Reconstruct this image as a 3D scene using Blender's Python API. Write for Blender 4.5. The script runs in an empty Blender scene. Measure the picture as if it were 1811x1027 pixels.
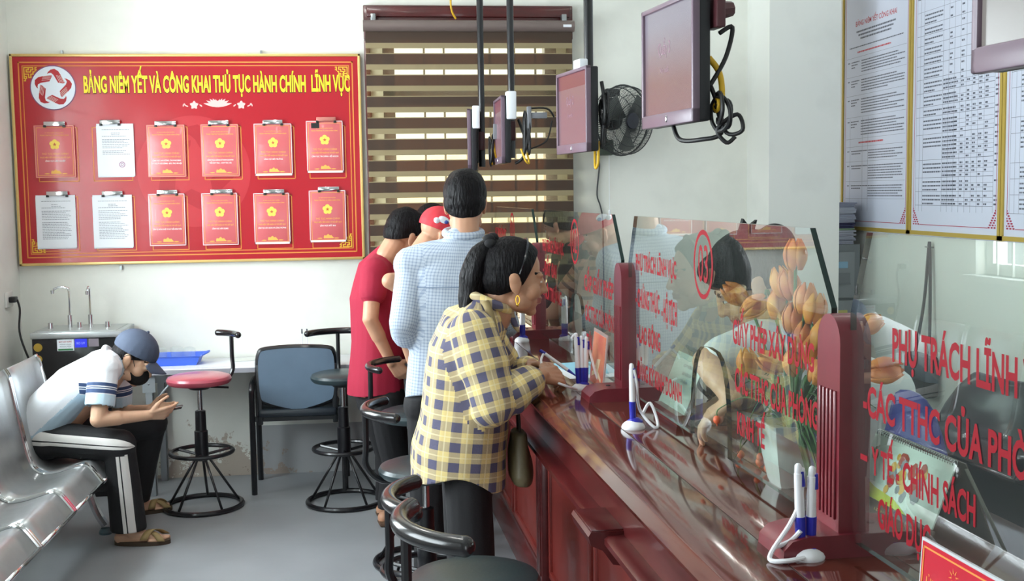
import bpy, bmesh, math, random
import numpy as np
from mathutils import Vector as V, Matrix, noise
PI = math.pi; rad = math.radians; rnd = random.Random(7)
C = bpy.context.scene.collection; SC = bpy.context.scene

# ------------------------------------------------------------------ camera
H = 1.68; F = 2015.2; YAW, PIT, ROL = rad(6.649), rad(4.883), rad(-.8218)
_f = V((math.sin(YAW)*math.cos(PIT), math.cos(YAW)*math.cos(PIT), -math.sin(PIT)))
_r = V((math.cos(YAW), -math.sin(YAW), 0)); _u = _r.cross(_f)
RX = _r*math.cos(ROL)+_u*math.sin(ROL); UX = -_r*math.sin(ROL)+_u*math.cos(ROL)
cam = bpy.data.objects.new('camera', bpy.data.cameras.new('camera')); C.objects.link(cam)
cam.data.sensor_width = 36; cam.data.lens = F/1811*36; cam.data.clip_start = .05
cam.matrix_world = Matrix(((RX.x, UX.x, -_f.x, 0), (RX.y, UX.y, -_f.y, 0), (RX.z, UX.z, -_f.z, H), (0, 0, 0, 1)))
SC.camera = cam
O = V((0, 0, H))
def ray(x, y): return _f+RX*((x-905.5)/F)-UX*((y-513.5)/F)
def atY(x, y, Y): d = ray(x, y); return O+d*(Y/d.y)           # a survey point of the photo on the plane Y = const
def atZ(x, y, z): d = ray(x, y); return O+d*((z-H)/d.z)
def atX(x, y, X): d = ray(x, y); return O+d*(X/d.x)
# the counter runs along its own slightly turned axis: s across it, t along it
RZ = rad(2.025); CD = V((math.cos(RZ), math.sin(RZ), 0)); CL = V((-math.sin(RZ), math.cos(RZ), 0))
def CT(s, t, z=0): return CD*s+CL*t+V((0, 0, z))
def atS(x, y, s): d = ray(x, y); p = O+d*(s/d.dot(CD)); return p.dot(CL), p.z   # -> (t, z)
def st(p): return p.dot(CD), p.dot(CL), p.z

# ------------------------------------------------------------------ world, lights, exposure
SC.view_settings.view_transform = 'Standard'; SC.view_settings.look = 'None'
SC.view_settings.exposure = 0.0; SC.view_settings.gamma = 1.0; SC.view_settings.use_curve_mapping = False
w = bpy.data.worlds.new('sky'); SC.world = w; w.use_nodes = True
w.node_tree.nodes['Background'].inputs[0].default_value = (.86, .93, 1, 1)
w.node_tree.nodes['Background'].inputs[1].default_value = 2.3
try: SC.cycles.use_denoising = True; SC.cycles.max_bounces = 10; SC.cycles.transparent_max_bounces = 24; SC.cycles.caustics_reflective = False; SC.cycles.caustics_refractive = False
except Exception: pass
def area(name, loc, rot, sx, sy, power, col=(1, 1, 1)):
    l = bpy.data.lights.new(name, 'AREA'); l.shape = 'RECTANGLE'; l.size = sx; l.size_y = sy; l.energy = power; l.color = col
    o = bpy.data.objects.new(name, l); o.location = loc; o.rotation_euler = rot; C.objects.link(o); return o
area('window_daylight_far', (-2.42, 5.1, 1.85), (0, rad(-90), 0), 1.45, 1.7, 215, (.9, .96, 1))
area('window_daylight_near', (-2.42, 2.2, 1.85), (0, rad(-90), 0), 1.45, 2.2, 150, (.9, .96, 1))
area('entrance_daylight', (.6, -2.75, 1.3), (rad(90), 0, 0), 1.2, 2.4, 10, (.95, .98, 1))
sun = bpy.data.lights.new('sun', 'SUN'); sun.energy = 11; sun.angle = .01; sun.color = (1, .93, .82)
so = bpy.data.objects.new('sun', sun); so.rotation_euler = (rad(38), 0, rad(-14)); C.objects.link(so)

# ------------------------------------------------------------------ materials
def lin(c):
    if isinstance(c, str):
        c = c.lstrip('#'); c = [int(c[i:i+2], 16)/255 for i in (0, 2, 4)]
    elif max(c) > 1: c = [x/255 for x in c]
    return tuple((x/12.92 if x <= .04045 else ((x+.055)/1.055)**2.4) for x in c)+(1,)
_M = {}
def nd(nt, t, **kw):
    n = nt.nodes.new(t)
    for k, v in kw.items(): setattr(n, k, v)
    return n
def mat(name, col=(200, 200, 200), rough=.5, metal=0, spec=.5, var=0, vscale=8, vcol=None, bump=0, bscale=60, stretch=None, emit=0, coat=0, alpha=1, sss=0):
    if name in _M: return _M[name]
    m = bpy.data.materials.new(name); m.use_nodes = True; nt = m.node_tree; b = nt.nodes['Principled BSDF']
    c = lin(col); b.inputs['Base Color'].default_value = c; b.inputs['Roughness'].default_value = rough; b.inputs['Metallic'].default_value = metal
    b.inputs['Specular IOR Level'].default_value = spec
    if coat: b.inputs['Coat Weight'].default_value = coat; b.inputs['Coat Roughness'].default_value = .06
    if sss: b.inputs['Subsurface Weight'].default_value = sss; b.inputs['Subsurface Radius'].default_value = (.012, .005, .003); b.inputs['Subsurface Scale'].default_value = 1
    if emit: b.inputs['Emission Color'].default_value = c; b.inputs['Emission Strength'].default_value = emit
    if alpha < 1: b.inputs['Alpha'].default_value = alpha
    if var or bump:
        tc = nd(nt, 'ShaderNodeTexCoord'); mp = nd(nt, 'ShaderNodeMapping'); nt.links.new(tc.outputs['Object'], mp.inputs[0])
        if stretch: mp.inputs['Scale'].default_value = stretch
        if var:
            n = nd(nt, 'ShaderNodeTexNoise'); n.inputs['Scale'].default_value = vscale; n.inputs['Detail'].default_value = 6; nt.links.new(mp.outputs[0], n.inputs[0])
            r = nd(nt, 'ShaderNodeValToRGB'); r.color_ramp.elements[0].position = .32; r.color_ramp.elements[1].position = .68
            d = lin(vcol) if vcol else tuple(x*(1-var) for x in c[:3])+(1,)
            r.color_ramp.elements[0].color = d; r.color_ramp.elements[1].color = c
            nt.links.new(n.outputs[0], r.inputs[0]); nt.links.new(r.outputs[0], b.inputs['Base Color'])
        if bump:
            n2 = nd(nt, 'ShaderNodeTexNoise'); n2.inputs['Scale'].default_value = bscale; n2.inputs['Detail'].default_value = 3; nt.links.new(mp.outputs[0], n2.inputs[0])
            bp = nd(nt, 'ShaderNodeBump'); bp.inputs['Strength'].default_value = bump; bp.inputs['Distance'].default_value = .01
            nt.links.new(n2.outputs[0], bp.inputs['Height']); nt.links.new(bp.outputs[0], b.inputs['Normal'])
    _M[name] = m; return m
def math_n(nt, op, a, b=None, c=None):
    n = nd(nt, 'ShaderNodeMath', operation=op)
    for i, x in enumerate((a, b, c)):
        if x is None: continue
        if isinstance(x, (int, float)): n.inputs[i].default_value = x
        else: nt.links.new(x, n.inputs[i])
    return n.outputs[0]
def glass_mat(name, tint=(.93, .97, .95), ior=1.5, rough=0, haze=0, refl=1):
    if name in _M: return _M[name]
    m = bpy.data.materials.new(name); m.use_nodes = True; nt = m.node_tree; nt.nodes.remove(nt.nodes['Principled BSDF'])
    out = nt.nodes['Material Output']; tr = nd(nt, 'ShaderNodeBsdfTransparent'); tr.inputs[0].default_value = tint+(1,)
    gl = nd(nt, 'ShaderNodeBsdfGlossy'); gl.inputs['Roughness'].default_value = rough
    fr = nd(nt, 'ShaderNodeFresnel'); fr.inputs[0].default_value = ior
    geo = nd(nt, 'ShaderNodeNewGeometry')                       # a solid slab: reflect on the faces light enters by
    fac = math_n(nt, 'MULTIPLY', fr.outputs[0], math_n(nt, 'MULTIPLY', math_n(nt, 'SUBTRACT', 1, geo.outputs['Backfacing']), refl))
    last = tr.outputs[0]
    if haze:
        df = nd(nt, 'ShaderNodeBsdfDiffuse'); df.inputs[0].default_value = (.8, .85, .82, 1); mh = nd(nt, 'ShaderNodeMixShader'); mh.inputs[0].default_value = haze
        nt.links.new(last, mh.inputs[1]); nt.links.new(df.outputs[0], mh.inputs[2]); last = mh.outputs[0]
    mx = nd(nt, 'ShaderNodeMixShader'); nt.links.new(fac, mx.inputs[0]); nt.links.new(last, mx.inputs[1]); nt.links.new(gl.outputs[0], mx.inputs[2])
    nt.links.new(mx.outputs[0], out.inputs[0]); _M[name] = m; return m
def fabric_light(name, col, trans, rough=.9):                   # woven cloth that lets part of the daylight through
    m = mat(name, col, rough); nt = m.node_tree; b = nt.nodes['Principled BSDF']; out = nt.nodes['Material Output']
    t = nd(nt, 'ShaderNodeBsdfTransparent'); mx = nd(nt, 'ShaderNodeMixShader'); mx.inputs[0].default_value = trans; t.inputs[0].default_value = lin((255, 200, 150))
    nt.links.new(b.outputs[0], mx.inputs[1]); nt.links.new(t.outputs[0], mx.inputs[2]); nt.links.new(mx.outputs[0], out.inputs[0]); return m

# ------------------------------------------------------------------ mesh helpers
class MB:
    def __init__(s): s.bm = bmesh.new(); s.mi = 0
    def _new(s, verts, faces):
        vs = [s.bm.verts.new(v) for v in verts]
        for f in faces:
            try: fc = s.bm.faces.new([vs[i] for i in f]); fc.material_index = s.mi; fc.smooth = True
            except ValueError: pass
        return vs
    def m(s, i): s.mi = i; return s
    def box(s, c, d, R=None, bev=0):
        x, y, z = d[0]/2, d[1]/2, d[2]/2; c = V(c)
        if bev:
            b = bmesh.new(); bmesh.ops.create_cube(b, size=1)
            for v in b.verts: v.co = V((v.co.x*d[0], v.co.y*d[1], v.co.z*d[2]))
            bmesh.ops.bevel(b, geom=b.edges[:], offset=bev, segments=2, profile=.5, affect='EDGES', clamp_overlap=True)
            b.verts.index_update()
            s._new([c+(R @ v.co if R else v.co) for v in b.verts], [[v.index for v in f.verts] for f in b.faces]); b.free(); return s
        P = [V((a*x, b*y, e*z)) for a in (-1, 1) for b in (-1, 1) for e in (-1, 1)]
        s._new([c+(R @ p if R else p) for p in P], [(0, 1, 3, 2), (4, 6, 7, 5), (0, 4, 5, 1), (2, 3, 7, 6), (0, 2, 6, 4), (1, 5, 7, 3)]); return s
    def bx(s, x0, x1, y0, y1, z0, z1, bev=0): return s.box(((x0+x1)/2, (y0+y1)/2, (z0+z1)/2), (x1-x0, y1-y0, z1-z0), None, bev)
    def rings(s, rs, caps=True, closed=False):
        n = len(rs[0]); idx = [s._new(r, []) for r in rs]; m = len(rs)
        for i in range(m if closed else m-1):
            a, b = idx[i], idx[(i+1) % m]
            for j in range(n):
                try: f = s.bm.faces.new((a[j], a[(j+1) % n], b[(j+1) % n], b[j])); f.material_index = s.mi; f.smooth = True
                except ValueError: pass
        if caps and not closed:
            for r in (idx[0][::-1], idx[-1]):
                try: f = s.bm.faces.new(r); f.material_index = s.mi
                except ValueError: pass
        return s
    def tube(s, pts, r, seg=10, closed=False, smooth=0):
        pts = [V(p) for p in pts]
        if smooth: pts = spline(pts, smooth, closed)
        n = len(pts); rs = []; up = None
        for i, p in enumerate(pts):
            if closed: d = pts[(i+1) % n]-pts[i-1]
            else: d = pts[min(i+1, n-1)]-pts[max(i-1, 0)]
            d.normalize()
            if up is None: up = V((0, 0, 1)) if abs(d.z) < .9 else V((1, 0, 0))
            a = d.cross(up); 
            if a.length < 1e-6: a = d.cross(V((1, .3, .2)))
            a.normalize(); b = a.cross(d); up = b
            rr = r[i] if isinstance(r, (list, tuple)) and len(r) == n else (r if not isinstance(r, (list, tuple)) else r[0]+(r[1]-r[0])*i/max(n-1, 1))
            rs.append([p+a*(rr*math.cos(2*PI*k/seg))+b*(rr*math.sin(2*PI*k/seg)) for k in range(seg)])
        return s.rings(rs, True, closed)
    def cyl(s, p0, p1, r0, r1=None, seg=16): return s.tube([p0, p1], (r0, r0 if r1 is None else r1), seg)
    def lathe(s, prof, c=(0, 0, 0), seg=28, R=None, sx=1, sy=1):
        c = V(c); rs = []
        for r, z in prof:
            ring = [V((max(r, 1e-4)*math.cos(2*PI*k/seg)*sx, max(r, 1e-4)*math.sin(2*PI*k/seg)*sy, z)) for k in range(seg)]
            rs.append([c+(R @ p if R else p) for p in ring])
        return s.rings(rs)
    def prism(s, poly, d0, d1, fr=None):
        """polygon in local (x, z) pushed along y from d0 to d1; fr maps local to wanted space"""
        fr = fr or Matrix()
        a = [fr @ V((p[0], d0, p[1])) for p in poly]; b = [fr @ V((p[0], d1, p[1])) for p in poly]; n = len(poly)
        vs = s._new(a+b, [(i, (i+1) % n, n+(i+1) % n, n+i) for i in range(n)])
        for lst in (vs[:n][::-1], vs[n:]):
            f = s.bm.faces.new(lst); f.material_index = s.mi
        return s
    def ell(s, c, r, R=None, seg=16, rg=10):
        c = V(c); rs = []
        for i in range(1, rg):
            a = PI*i/rg; rs.append([c+(R @ p if R else p) for p in [V((r[0]*math.sin(a)*math.cos(2*PI*k/seg), r[1]*math.sin(a)*math.sin(2*PI*k/seg), -r[2]*math.cos(a))) for k in range(seg)]])
        bot = V((0, 0, -r[2])); top = V((0, 0, r[2]))
        n = len(s.bm.verts); s.rings(rs, False)
        vs = list(s.bm.verts)[n:]; b0 = s.bm.verts.new(c+(R @ bot if R else bot)); t0 = s.bm.verts.new(c+(R @ top if R else top))
        for k in range(seg):
            f = s.bm.faces.new((b0, vs[(k+1) % seg], vs[k])); f.material_index = s.mi; f.smooth = True
            q = (rg-2)*seg; f = s.bm.faces.new((t0, vs[q+k], vs[q+(k+1) % seg])); f.material_index = s.mi; f.smooth = True
        return s
    def cap(s, p0, p1, r0, r1, seg=14):
        p0, p1 = V(p0), V(p1); d = p1-p0; L = max(d.length, 1e-5); d = d/L
        pts = []; rs = []
        for i in range(4): a = PI/2*(1-i/4)-.02; pts.append(p0-d*r0*math.sin(a)); rs.append(r0*math.cos(a))
        for i in range(4): a = PI/2*(i/3.04); pts.append(p1+d*r1*math.sin(a)); rs.append(r1*math.cos(a))
        return s.tube(pts, rs, seg)
    def poly(s, pts):
        s._new(pts, [list(range(len(pts)))]); return s
    def sheet(s, grid):
        n, m = len(grid), len(grid[0]); vs = s._new([p for r in grid for p in r], [(i*m+j, i*m+j+1, (i+1)*m+j+1, (i+1)*m+j) for i in range(n-1) for j in range(m-1)]); return s
    def add(s, me, mx=None):
        n0 = len(s.bm.verts); vs = [s.bm.verts.new(mx @ v.co if mx else v.co) for v in me.vertices]
        for p in me.polygons:
            try: f = s.bm.faces.new([vs[i] for i in p.vertices]); f.material_index = s.mi
            except ValueError: pass
        return s
    def text(s, t, fr, height=None, width=None, bold=.012, depth=.0006, align='LEFT', x=0, z=0):
        """fr maps (x right, y into the surface, z up)"""
        me, x0, x1 = text_mesh(t, bold); k = (height or 1)/cap_h(); sx = (width/(x1-x0)) if width else k
        off = {'LEFT': -x0*sx, 'CENTER': -(x0+x1)/2*sx, 'RIGHT': -x1*sx}[align]
        loc = [fr @ V((x+off+v.co.x*sx, -depth, z+v.co.y*k)) for v in me.vertices]
        vs = [s.bm.verts.new(p) for p in loc]
        for p in me.polygons:
            try: f = s.bm.faces.new([vs[i] for i in p.vertices]); f.material_index = s.mi
            except ValueError: pass
        return s
_T = {}
def cap_h():
    if 'H' not in _T: m = text_mesh('H', 0)[0]; _T['H'] = max(v.co.y for v in m.vertices)
    return _T['H']
def text_mesh(t, bold):
    if (t, bold) in _T: return _T[(t, bold)]
    cu = bpy.data.curves.new('lettering', 'FONT'); cu.body = t; cu.offset = bold; cu.resolution_u = 3
    o = bpy.data.objects.new('lettering', cu); C.objects.link(o); dg = bpy.context.evaluated_depsgraph_get(); dg.update()
    me = bpy.data.meshes.new_from_object(o.evaluated_get(dg)); bpy.data.objects.remove(o); bpy.data.curves.remove(cu)
    xs = [v.co.x for v in me.vertices]; _T[(t, bold)] = (me, min(xs), max(xs)); return _T[(t, bold)]
def spline(p, k, closed=False):
    n = len(p); out = []
    for i in range(n if closed else n-1):
        g = (lambda j: p[j % n]) if closed else (lambda j: p[max(0, min(n-1, j))])
        a, b, c, d = g(i-1), g(i), g(i+1), g(i+2)
        for q in range(k):
            t = q/k; out.append(.5*((2*b)+(c-a)*t+(2*a-5*b+4*c-d)*t*t+(3*b-a-3*c+d)*t**3))
    if not closed: out.append(p[-1].copy())
    return out
def obj(name, mb, mats, parent=None, loc=None, rotz=0, flat=False, autos=True):
    me = bpy.data.meshes.new(name)
    if isinstance(mb, MB):
        bm = mb.bm; bmesh.ops.recalc_face_normals(bm, faces=bm.faces)
        if flat:
            for f in bm.faces: f.smooth = False
        elif autos:
            for e in bm.edges:
                if len(e.link_faces) == 2 and e.calc_face_angle(0) > .65: e.smooth = False
        bm.to_mesh(me); bm.free()
    else: me = mb; me.name = name
    for m in (mats if isinstance(mats, (list, tuple)) else [mats]): me.materials.append(m)
    o = bpy.data.objects.new(name, me); C.objects.link(o)
    if parent: o.parent = parent
    if loc is not None: o.location = loc
    if rotz: o.rotation_euler = (0, 0, rotz)
    return o
def thing(name, label, cat, loc=(0, 0, 0), rotz=0, group=None):
    o = bpy.data.objects.new(name, None); C.objects.link(o); o.empty_display_size = .05; o.location = loc; o.rotation_euler = (0, 0, rotz)
    return tag(o, label, cat, group)
def tag(o, label, cat, group=None, kind=None):
    o['label'] = label; o['category'] = cat
    if group: o['group'] = group
    if kind: o['kind'] = kind
    return o
def struct(name, mb, mats, **kw):
    o = obj(name, mb, mats, **kw); o['kind'] = 'structure'; return o
def dup(root, loc, rotz, label, group=None):
    r = root.copy(); C.objects.link(r); r.location = loc; r.rotation_euler = (0, 0, rotz); r['label'] = label
    if group: r['group'] = group
    for ch in root.children:
        c = ch.copy(); C.objects.link(c); c.parent = r
        for g in ch.children: d = g.copy(); C.objects.link(d); d.parent = c
    return r
def FR(o, xv, zv):
    xv = V(xv).normalized(); zv = V(zv).normalized(); yv = zv.cross(xv)
    return Matrix(((xv.x, yv.x, zv.x, o[0]), (xv.y, yv.y, zv.y, o[1]), (xv.z, yv.z, zv.z, o[2]), (0, 0, 0, 1)))
def rotm(ax, a): return Matrix.Rotation(a, 3, ax)

# ------------------------------------------------------------------ the setting
YB = 6.94; XL = -2.09; XR = 3.0; ZC = 3.5
def wall_mat(name, col, dado=None, dadoz=.3, stain=0):
    m = mat(name, col, .75, bump=.05, bscale=35); nt = m.node_tree; b = nt.nodes['Principled BSDF']
    tc = nd(nt, 'ShaderNodeTexCoord'); sp = nd(nt, 'ShaderNodeSeparateXYZ'); nt.links.new(tc.outputs['Object'], sp.inputs[0])
    n = nd(nt, 'ShaderNodeTexNoise'); n.inputs['Scale'].default_value = 2.2; n.inputs['Detail'].default_value = 8; nt.links.new(tc.outputs['Object'], n.inputs[0])
    c = lin(col); r = nd(nt, 'ShaderNodeValToRGB'); r.color_ramp.elements[0].color = tuple(x*.9 for x in c[:3])+(1,); r.color_ramp.elements[1].color = c
    r.color_ramp.elements[0].position = .3; r.color_ramp.elements[1].position = .5
    nt.links.new(n.outputs[0], r.inputs[0]); last = r.outputs[0]
    def mixin(fac, colr):
        nonlocal last
        mx = nd(nt, 'ShaderNodeMixRGB'); nt.links.new(fac, mx.inputs[0]); nt.links.new(last, mx.inputs[1]); mx.inputs[2].default_value = lin(colr); last = mx.outputs[0]
    if dado:
        below = math_n(nt, 'LESS_THAN', sp.outputs['Z'], dadoz); right = math_n(nt, 'GREATER_THAN', sp.outputs['X'], -.78)
        mixin(math_n(nt, 'MULTIPLY', below, right), dado)
    if stain:   # damp, flaking plaster and mould low on the wall
        n3 = nd(nt, 'ShaderNodeTexNoise'); n3.inputs['Scale'].default_value = 7; n3.inputs['Detail'].default_value = 9; n3.inputs['Roughness'].default_value = .72; nt.links.new(tc.outputs['Object'], n3.inputs[0])
        hgt = math_n(nt, 'MULTIPLY', math_n(nt, 'SUBTRACT', .62, sp.outputs['Z']), .55)
        dx = math_n(nt, 'ABSOLUTE', math_n(nt, 'ADD', sp.outputs['X'], .98)); fall = math_n(nt, 'MULTIPLY', math_n(nt, 'POWER', dx, 2), .8)
        lo = math_n(nt, 'GREATER_THAN', math_n(nt, 'SUBTRACT', math_n(nt, 'ADD', n3.outputs[0], hgt), fall), .72)
        mixin(math_n(nt, 'MULTIPLY', lo, .7), (168, 146, 126))
        n4 = nd(nt, 'ShaderNodeTexNoise'); n4.inputs['Scale'].default_value = 16; n4.inputs['Detail'].default_value = 8; n4.inputs['Roughness'].default_value = .8; nt.links.new(tc.outputs['Object'], n4.inputs[0])
        hg = math_n(nt, 'MULTIPLY', math_n(nt, 'SUBTRACT', .5, sp.outputs['Z']), .35)
        l4 = math_n(nt, 'GREATER_THAN', math_n(nt, 'SUBTRACT', math_n(nt, 'ADD', n4.outputs[0], hg), fall), .75)
        mixin(math_n(nt, 'MULTIPLY', l4, .8), (110, 84, 70))
    nt.links.new(last, b.inputs['Base Color']); return m
WALL = wall_mat('cream_wall_paint', (238, 239, 231), dado=(176, 178, 180), dadoz=.3, stain=1)
WALL2 = wall_mat('pale_wall_paint', (232, 234, 228))
WOOD = mat('dark_red_varnished_wood', (88, 24, 24), .3, var=.4, vscale=5, stretch=(1, 1, 8), coat=.3)
fl = mat('grey_vinyl_floor', (152, 156, 160), .38, var=.10, vscale=3.5, bump=.03, bscale=12)
b = MB().bx(-2.4, 5.2, -3, 8.2, -.1, 0); struct('floor', b, fl, flat=True)
b = MB().bx(-2.4, 5.2, -3, 8.2, ZC, ZC+.1); struct('ceiling', b, mat('white_ceiling', (235, 236, 232), .8), flat=True)
WX0, WX1, WZ0, WZ1 = .05, 1.10, .95, 2.66
b = MB().bx(XL-.2, WX0, YB, YB+.2, 0, ZC).bx(WX1, 2.32, YB, YB+.2, 0, ZC).bx(WX0, WX1, YB, YB+.2, 0, WZ0).bx(WX0, WX1, YB, YB+.2, WZ1, ZC)
struct('wall_back', b, WALL, flat=True)
b = MB().bx(2.3, XR+.2, 7.6, 7.8, 0, ZC); struct('wall_alcove', b, WALL2, flat=True)
# left wall with two windows
LW = [(4.25, 5.95), (1.0, 3.4)]; LZ0, LZ1 = 1.12, 2.6
b = MB(); y = -3
for y0, y1 in sorted(LW):
    b.bx(XL-.2, XL, y, y0, 0, ZC).bx(XL-.2, XL, y0, y1, 0, LZ0).bx(XL-.2, XL, y0, y1, LZ1, ZC); y = y1
b.bx(XL-.2, XL, y, YB, 0, ZC); struct('wall_left', b, WALL2, flat=True)
b = MB().bx(XR, XR+.2, -3, 7.6, 0, ZC); struct('wall_right', b, WALL2, flat=True)
b = MB().bx(2.30, 2.735, 6.54, 6.70, 0, ZC).bx(2.30, 2.47, 6.70, YB+.02, 0, ZC); struct('column', b, WALL2, flat=True)
WHT = mat('white_window_paint', (225, 230, 225), .4)
PANE = glass_mat('window_glass', (.95, .97, .97), refl=.7)
for k, (y0, y1) in enumerate(LW):
    wn = thing('window_%d' % (k+2), 'white barred window in the left wall', 'window', (XL-.1, y0, LZ0)); wn['kind'] = 'structure'
    W_, H_ = y1-y0, LZ1-LZ0; b = MB()
    for a0, a1, c0, c1 in ((0, W_, 0, .06), (0, W_, H_-.06, H_), (0, .06, .06, H_-.06), (W_-.06, W_, .06, H_-.06), (W_/2-.03, W_/2+.03, .06, H_-.06), (.06, W_-.06, H_*.68, H_*.68+.05)): b.bx(-.03, .03, a0, a1, c0, c1)
    obj('window_frame', b, WHT, wn, flat=True)
    b = MB()
    for i in range(1, 12): b.bx(.05, .062, i*W_/12-.006, i*W_/12+.006, .0, H_)
    for i in range(1, 5): b.bx(.048, .064, 0, W_, i*H_/5-.01, i*H_/5+.01)
    obj('security_bars', b, WHT, wn, flat=True)
    obj('window_panes', MB().bx(-.008, -.002, .05, W_-.05, .05, H_-.05), PANE, wn, flat=True)
    obj('window_sill', MB().bx(.02, .16, -.04, W_+.04, -.04, 0, .006), WHT, wn)
# back window behind the blind, with a sunlit brick yard wall beyond
wn = thing('window_1', 'dark red wooden window behind the striped blind', 'window', (0, YB+.06, 0)); wn['kind'] = 'structure'
b = MB().bx(WX0-.02, WX0+.07, -.05, .05, WZ0, WZ1).bx(WX1-.07, WX1+.02, -.05, .05, WZ0, WZ1).bx(WX0, WX1, -.05, .05, WZ0, WZ0+.08).bx(WX0, WX1, -.05, .05, 2.22, 2.32).bx(WX0, WX1, -.05, .05, WZ1-.06, WZ1)
b.bx(.55, .60, -.04, .04, WZ0, 2.22)
obj('window_frame', b, WOOD, wn, flat=True)
b = MB()
for x in (.3, .42, .7, .85, .98): b.bx(x-.006, x+.006, .0, .012, WZ0, WZ1)
obj('security_bars', b, mat('bar_iron', (90, 70, 60), .5), wn, flat=True)
obj('window_panes', MB().bx(WX0, WX1, .02, .026, WZ0, WZ1), PANE, wn, flat=True)
b = MB(); hx0, hx1, hz = atY(642, 12, YB).x, atY(1010, 12, YB).x, atY(826, 12, YB).z
b.bx(hx0, hx1, -.11, -.062, hz-.2, hz, .006).bx(hx0+.02, hx1-.02, -.125, -.108, hz-.07, hz-.012, .005).bx(hx0+.02, hx1-.02, -.122, -.108, hz-.18, hz-.11, .005)
obj('window_head', b, WOOD, wn)
b = MB().bx(hx1-.035, hx1, -.085, -.062, .9, hz-.2, .004).bx(hx0, hx0+.035, -.085, -.062, .9, hz-.2, .004); obj('window_jamb', b, WOOD, wn)
brick = mat('sunlit_orange_brick', (238, 222, 196), .9, var=.12, vscale=9)
struct('wall_yard', MB().bx(-3, 6, 11, 11.2, 0, 2.05), brick, flat=True)
struct('ground', MB().bx(-8, 12, 8.2, 30, -.12, -.02), mat('pale_concrete', (190, 185, 175), .9), flat=True)

b = MB().bx(-2.4, -.0, -3, -2.8, 0, ZC).bx(1.4, 5.2, -3, -2.8, 0, ZC).bx(-.0, 1.4, -3, -2.8, 2.6, ZC); struct('wall_front', b, WALL2, flat=True)
# ceiling lamps (above the frame)
for i, (x, y) in enumerate(((-.6, 3.0), (-.6, 5.6), (1.9, 3.0), (1.9, 5.6))):
    if i == 0:
        lt = thing('ceiling_light', 'white tube lamp on the ceiling', 'ceiling light', (x, y, ZC), 0, 'tube lamps on the ceiling')
        obj('lamp_housing', MB().bx(-.05, .05, -.62, .62, -.05, 0, .008), mat('lamp_white', (235, 235, 235), .4), lt)
        obj('lamp_tube', MB().cyl((0, -.6, -.075), (0, .6, -.075), .014), mat('lamp_tube_glow', (255, 252, 240), .4, emit=6), lt)
    else: dup(lt, (x, y, ZC), 0, 'white tube lamp on the ceiling')
    area('tube_light', (x, y, ZC-.1), (0, 0, 0), .12, 1.2, (9, 12, .8, .4)[i], (1, .98, .94))

# ------------------------------------------------------------------ notice board
GOLD = mat('pale_gold_paint', (222, 190, 120), .35, metal=.3); ORA = mat('orange_gold_print', (224, 140, 60), .5); YEL = mat('yellow_print', (248, 226, 40), .5)
RED = mat('red_board_vinyl', (176, 20, 36), .28, coat=.15); RED2 = mat('faded_red_print', (188, 44, 54), .3); RED3 = mat('faded_dark_red_print', (172, 26, 40), .3); CRIM = mat('crimson_print', (176, 22, 36), .45)
WHP = mat('white_paper', (232, 236, 242), .7); WPR = mat('white_print', (245, 238, 235), .5); INK = mat('grey_ink', (120, 126, 138), .7); INKD = mat('dark_ink', (50, 50, 58), .7); PINK = mat('pale_pink_print', (235, 190, 185), .5)
CHROME = mat('chrome', (215, 215, 218), .12, metal=1); BLK = mat('black_plastic', (22, 22, 25), .4); STEEL = mat('brushed_steel', (165, 170, 172), .3, metal=.9)
yb = YB-.035
def bp(x, y): p = atY(x, y, yb-.006); return p.x, p.z
bx0, bz0, bx1, bz1 = -2.075, 1.297, -.082, 2.515
nb = thing('notice_board', 'large red notice board with yellow title hung on the back wall', 'notice board', (bx0, YB, bz0))
def bl(X, Z): return X-bx0, Z-bz0                                 # world -> board coordinates
W_, H_ = bx1-bx0, bz1-bz0
obj('panel', MB().bx(.012, W_-.012, -.035, -.005, .012, H_-.012), RED, nb, flat=True)
b = MB()
for a in ((0, W_, 0, .016), (0, W_, H_-.016, H_), (0, .016, 0, H_), (W_-.016, W_, 0, H_)): b.bx(a[0], a[1], -.042, -.001, a[2], a[3], .003)
obj('gold_frame', b, GOLD, nb)
FB = FR((0, -.0355, 0), (1, 0, 0), (0, 0, 1))
def rect_line(b, x0, x1, z0, z1, t, y=-.036, th=.0006):
    for a in ((x0, x1, z0, z0+t), (x0, x1, z1-t, z1), (x0, x0+t, z0, z1), (x1-t, x1, z0, z1)): b.bx(a[0], a[1], y-th, y, a[2], a[3])
b = MB(); rect_line(b, .045, W_-.045, .045, H_-.045, .007); rect_line(b, .066, W_-.066, .066, H_-.066, .005); obj('border_line', b, ORA, nb, flat=True)
fret = ['1111111110110', '1000100010100', '1011101110110', '1010001000100', '1011111011000', '1000000010000', '1111101110000', '1000101000000', '1110101000000', '1010111000000', '1110000000000', '0100000000000', '1100000000000']
for cx_, cz_, sx_, sz_ in ((.075, .075, 1, 1), (W_-.075, .075, -1, 1), (.075, H_-.075, 1, -1), (W_-.075, H_-.075, -1, -1)):
    b = MB(); g = .0062
    for j, row in enumerate(fret):
        for i, ch in enumerate(row):
            if ch == '1':
                x = cx_+sx_*i*g; z = cz_+sz_*j*g; b.bx(min(x, x+sx_*g), max(x, x+sx_*g), -.0372, -.036, min(z, z+sz_*g), max(z, z+sz_*g))
    obj('corner_ornament', b, mat('ornament_gold', (226, 178, 50), .45), nb, flat=True)
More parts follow.
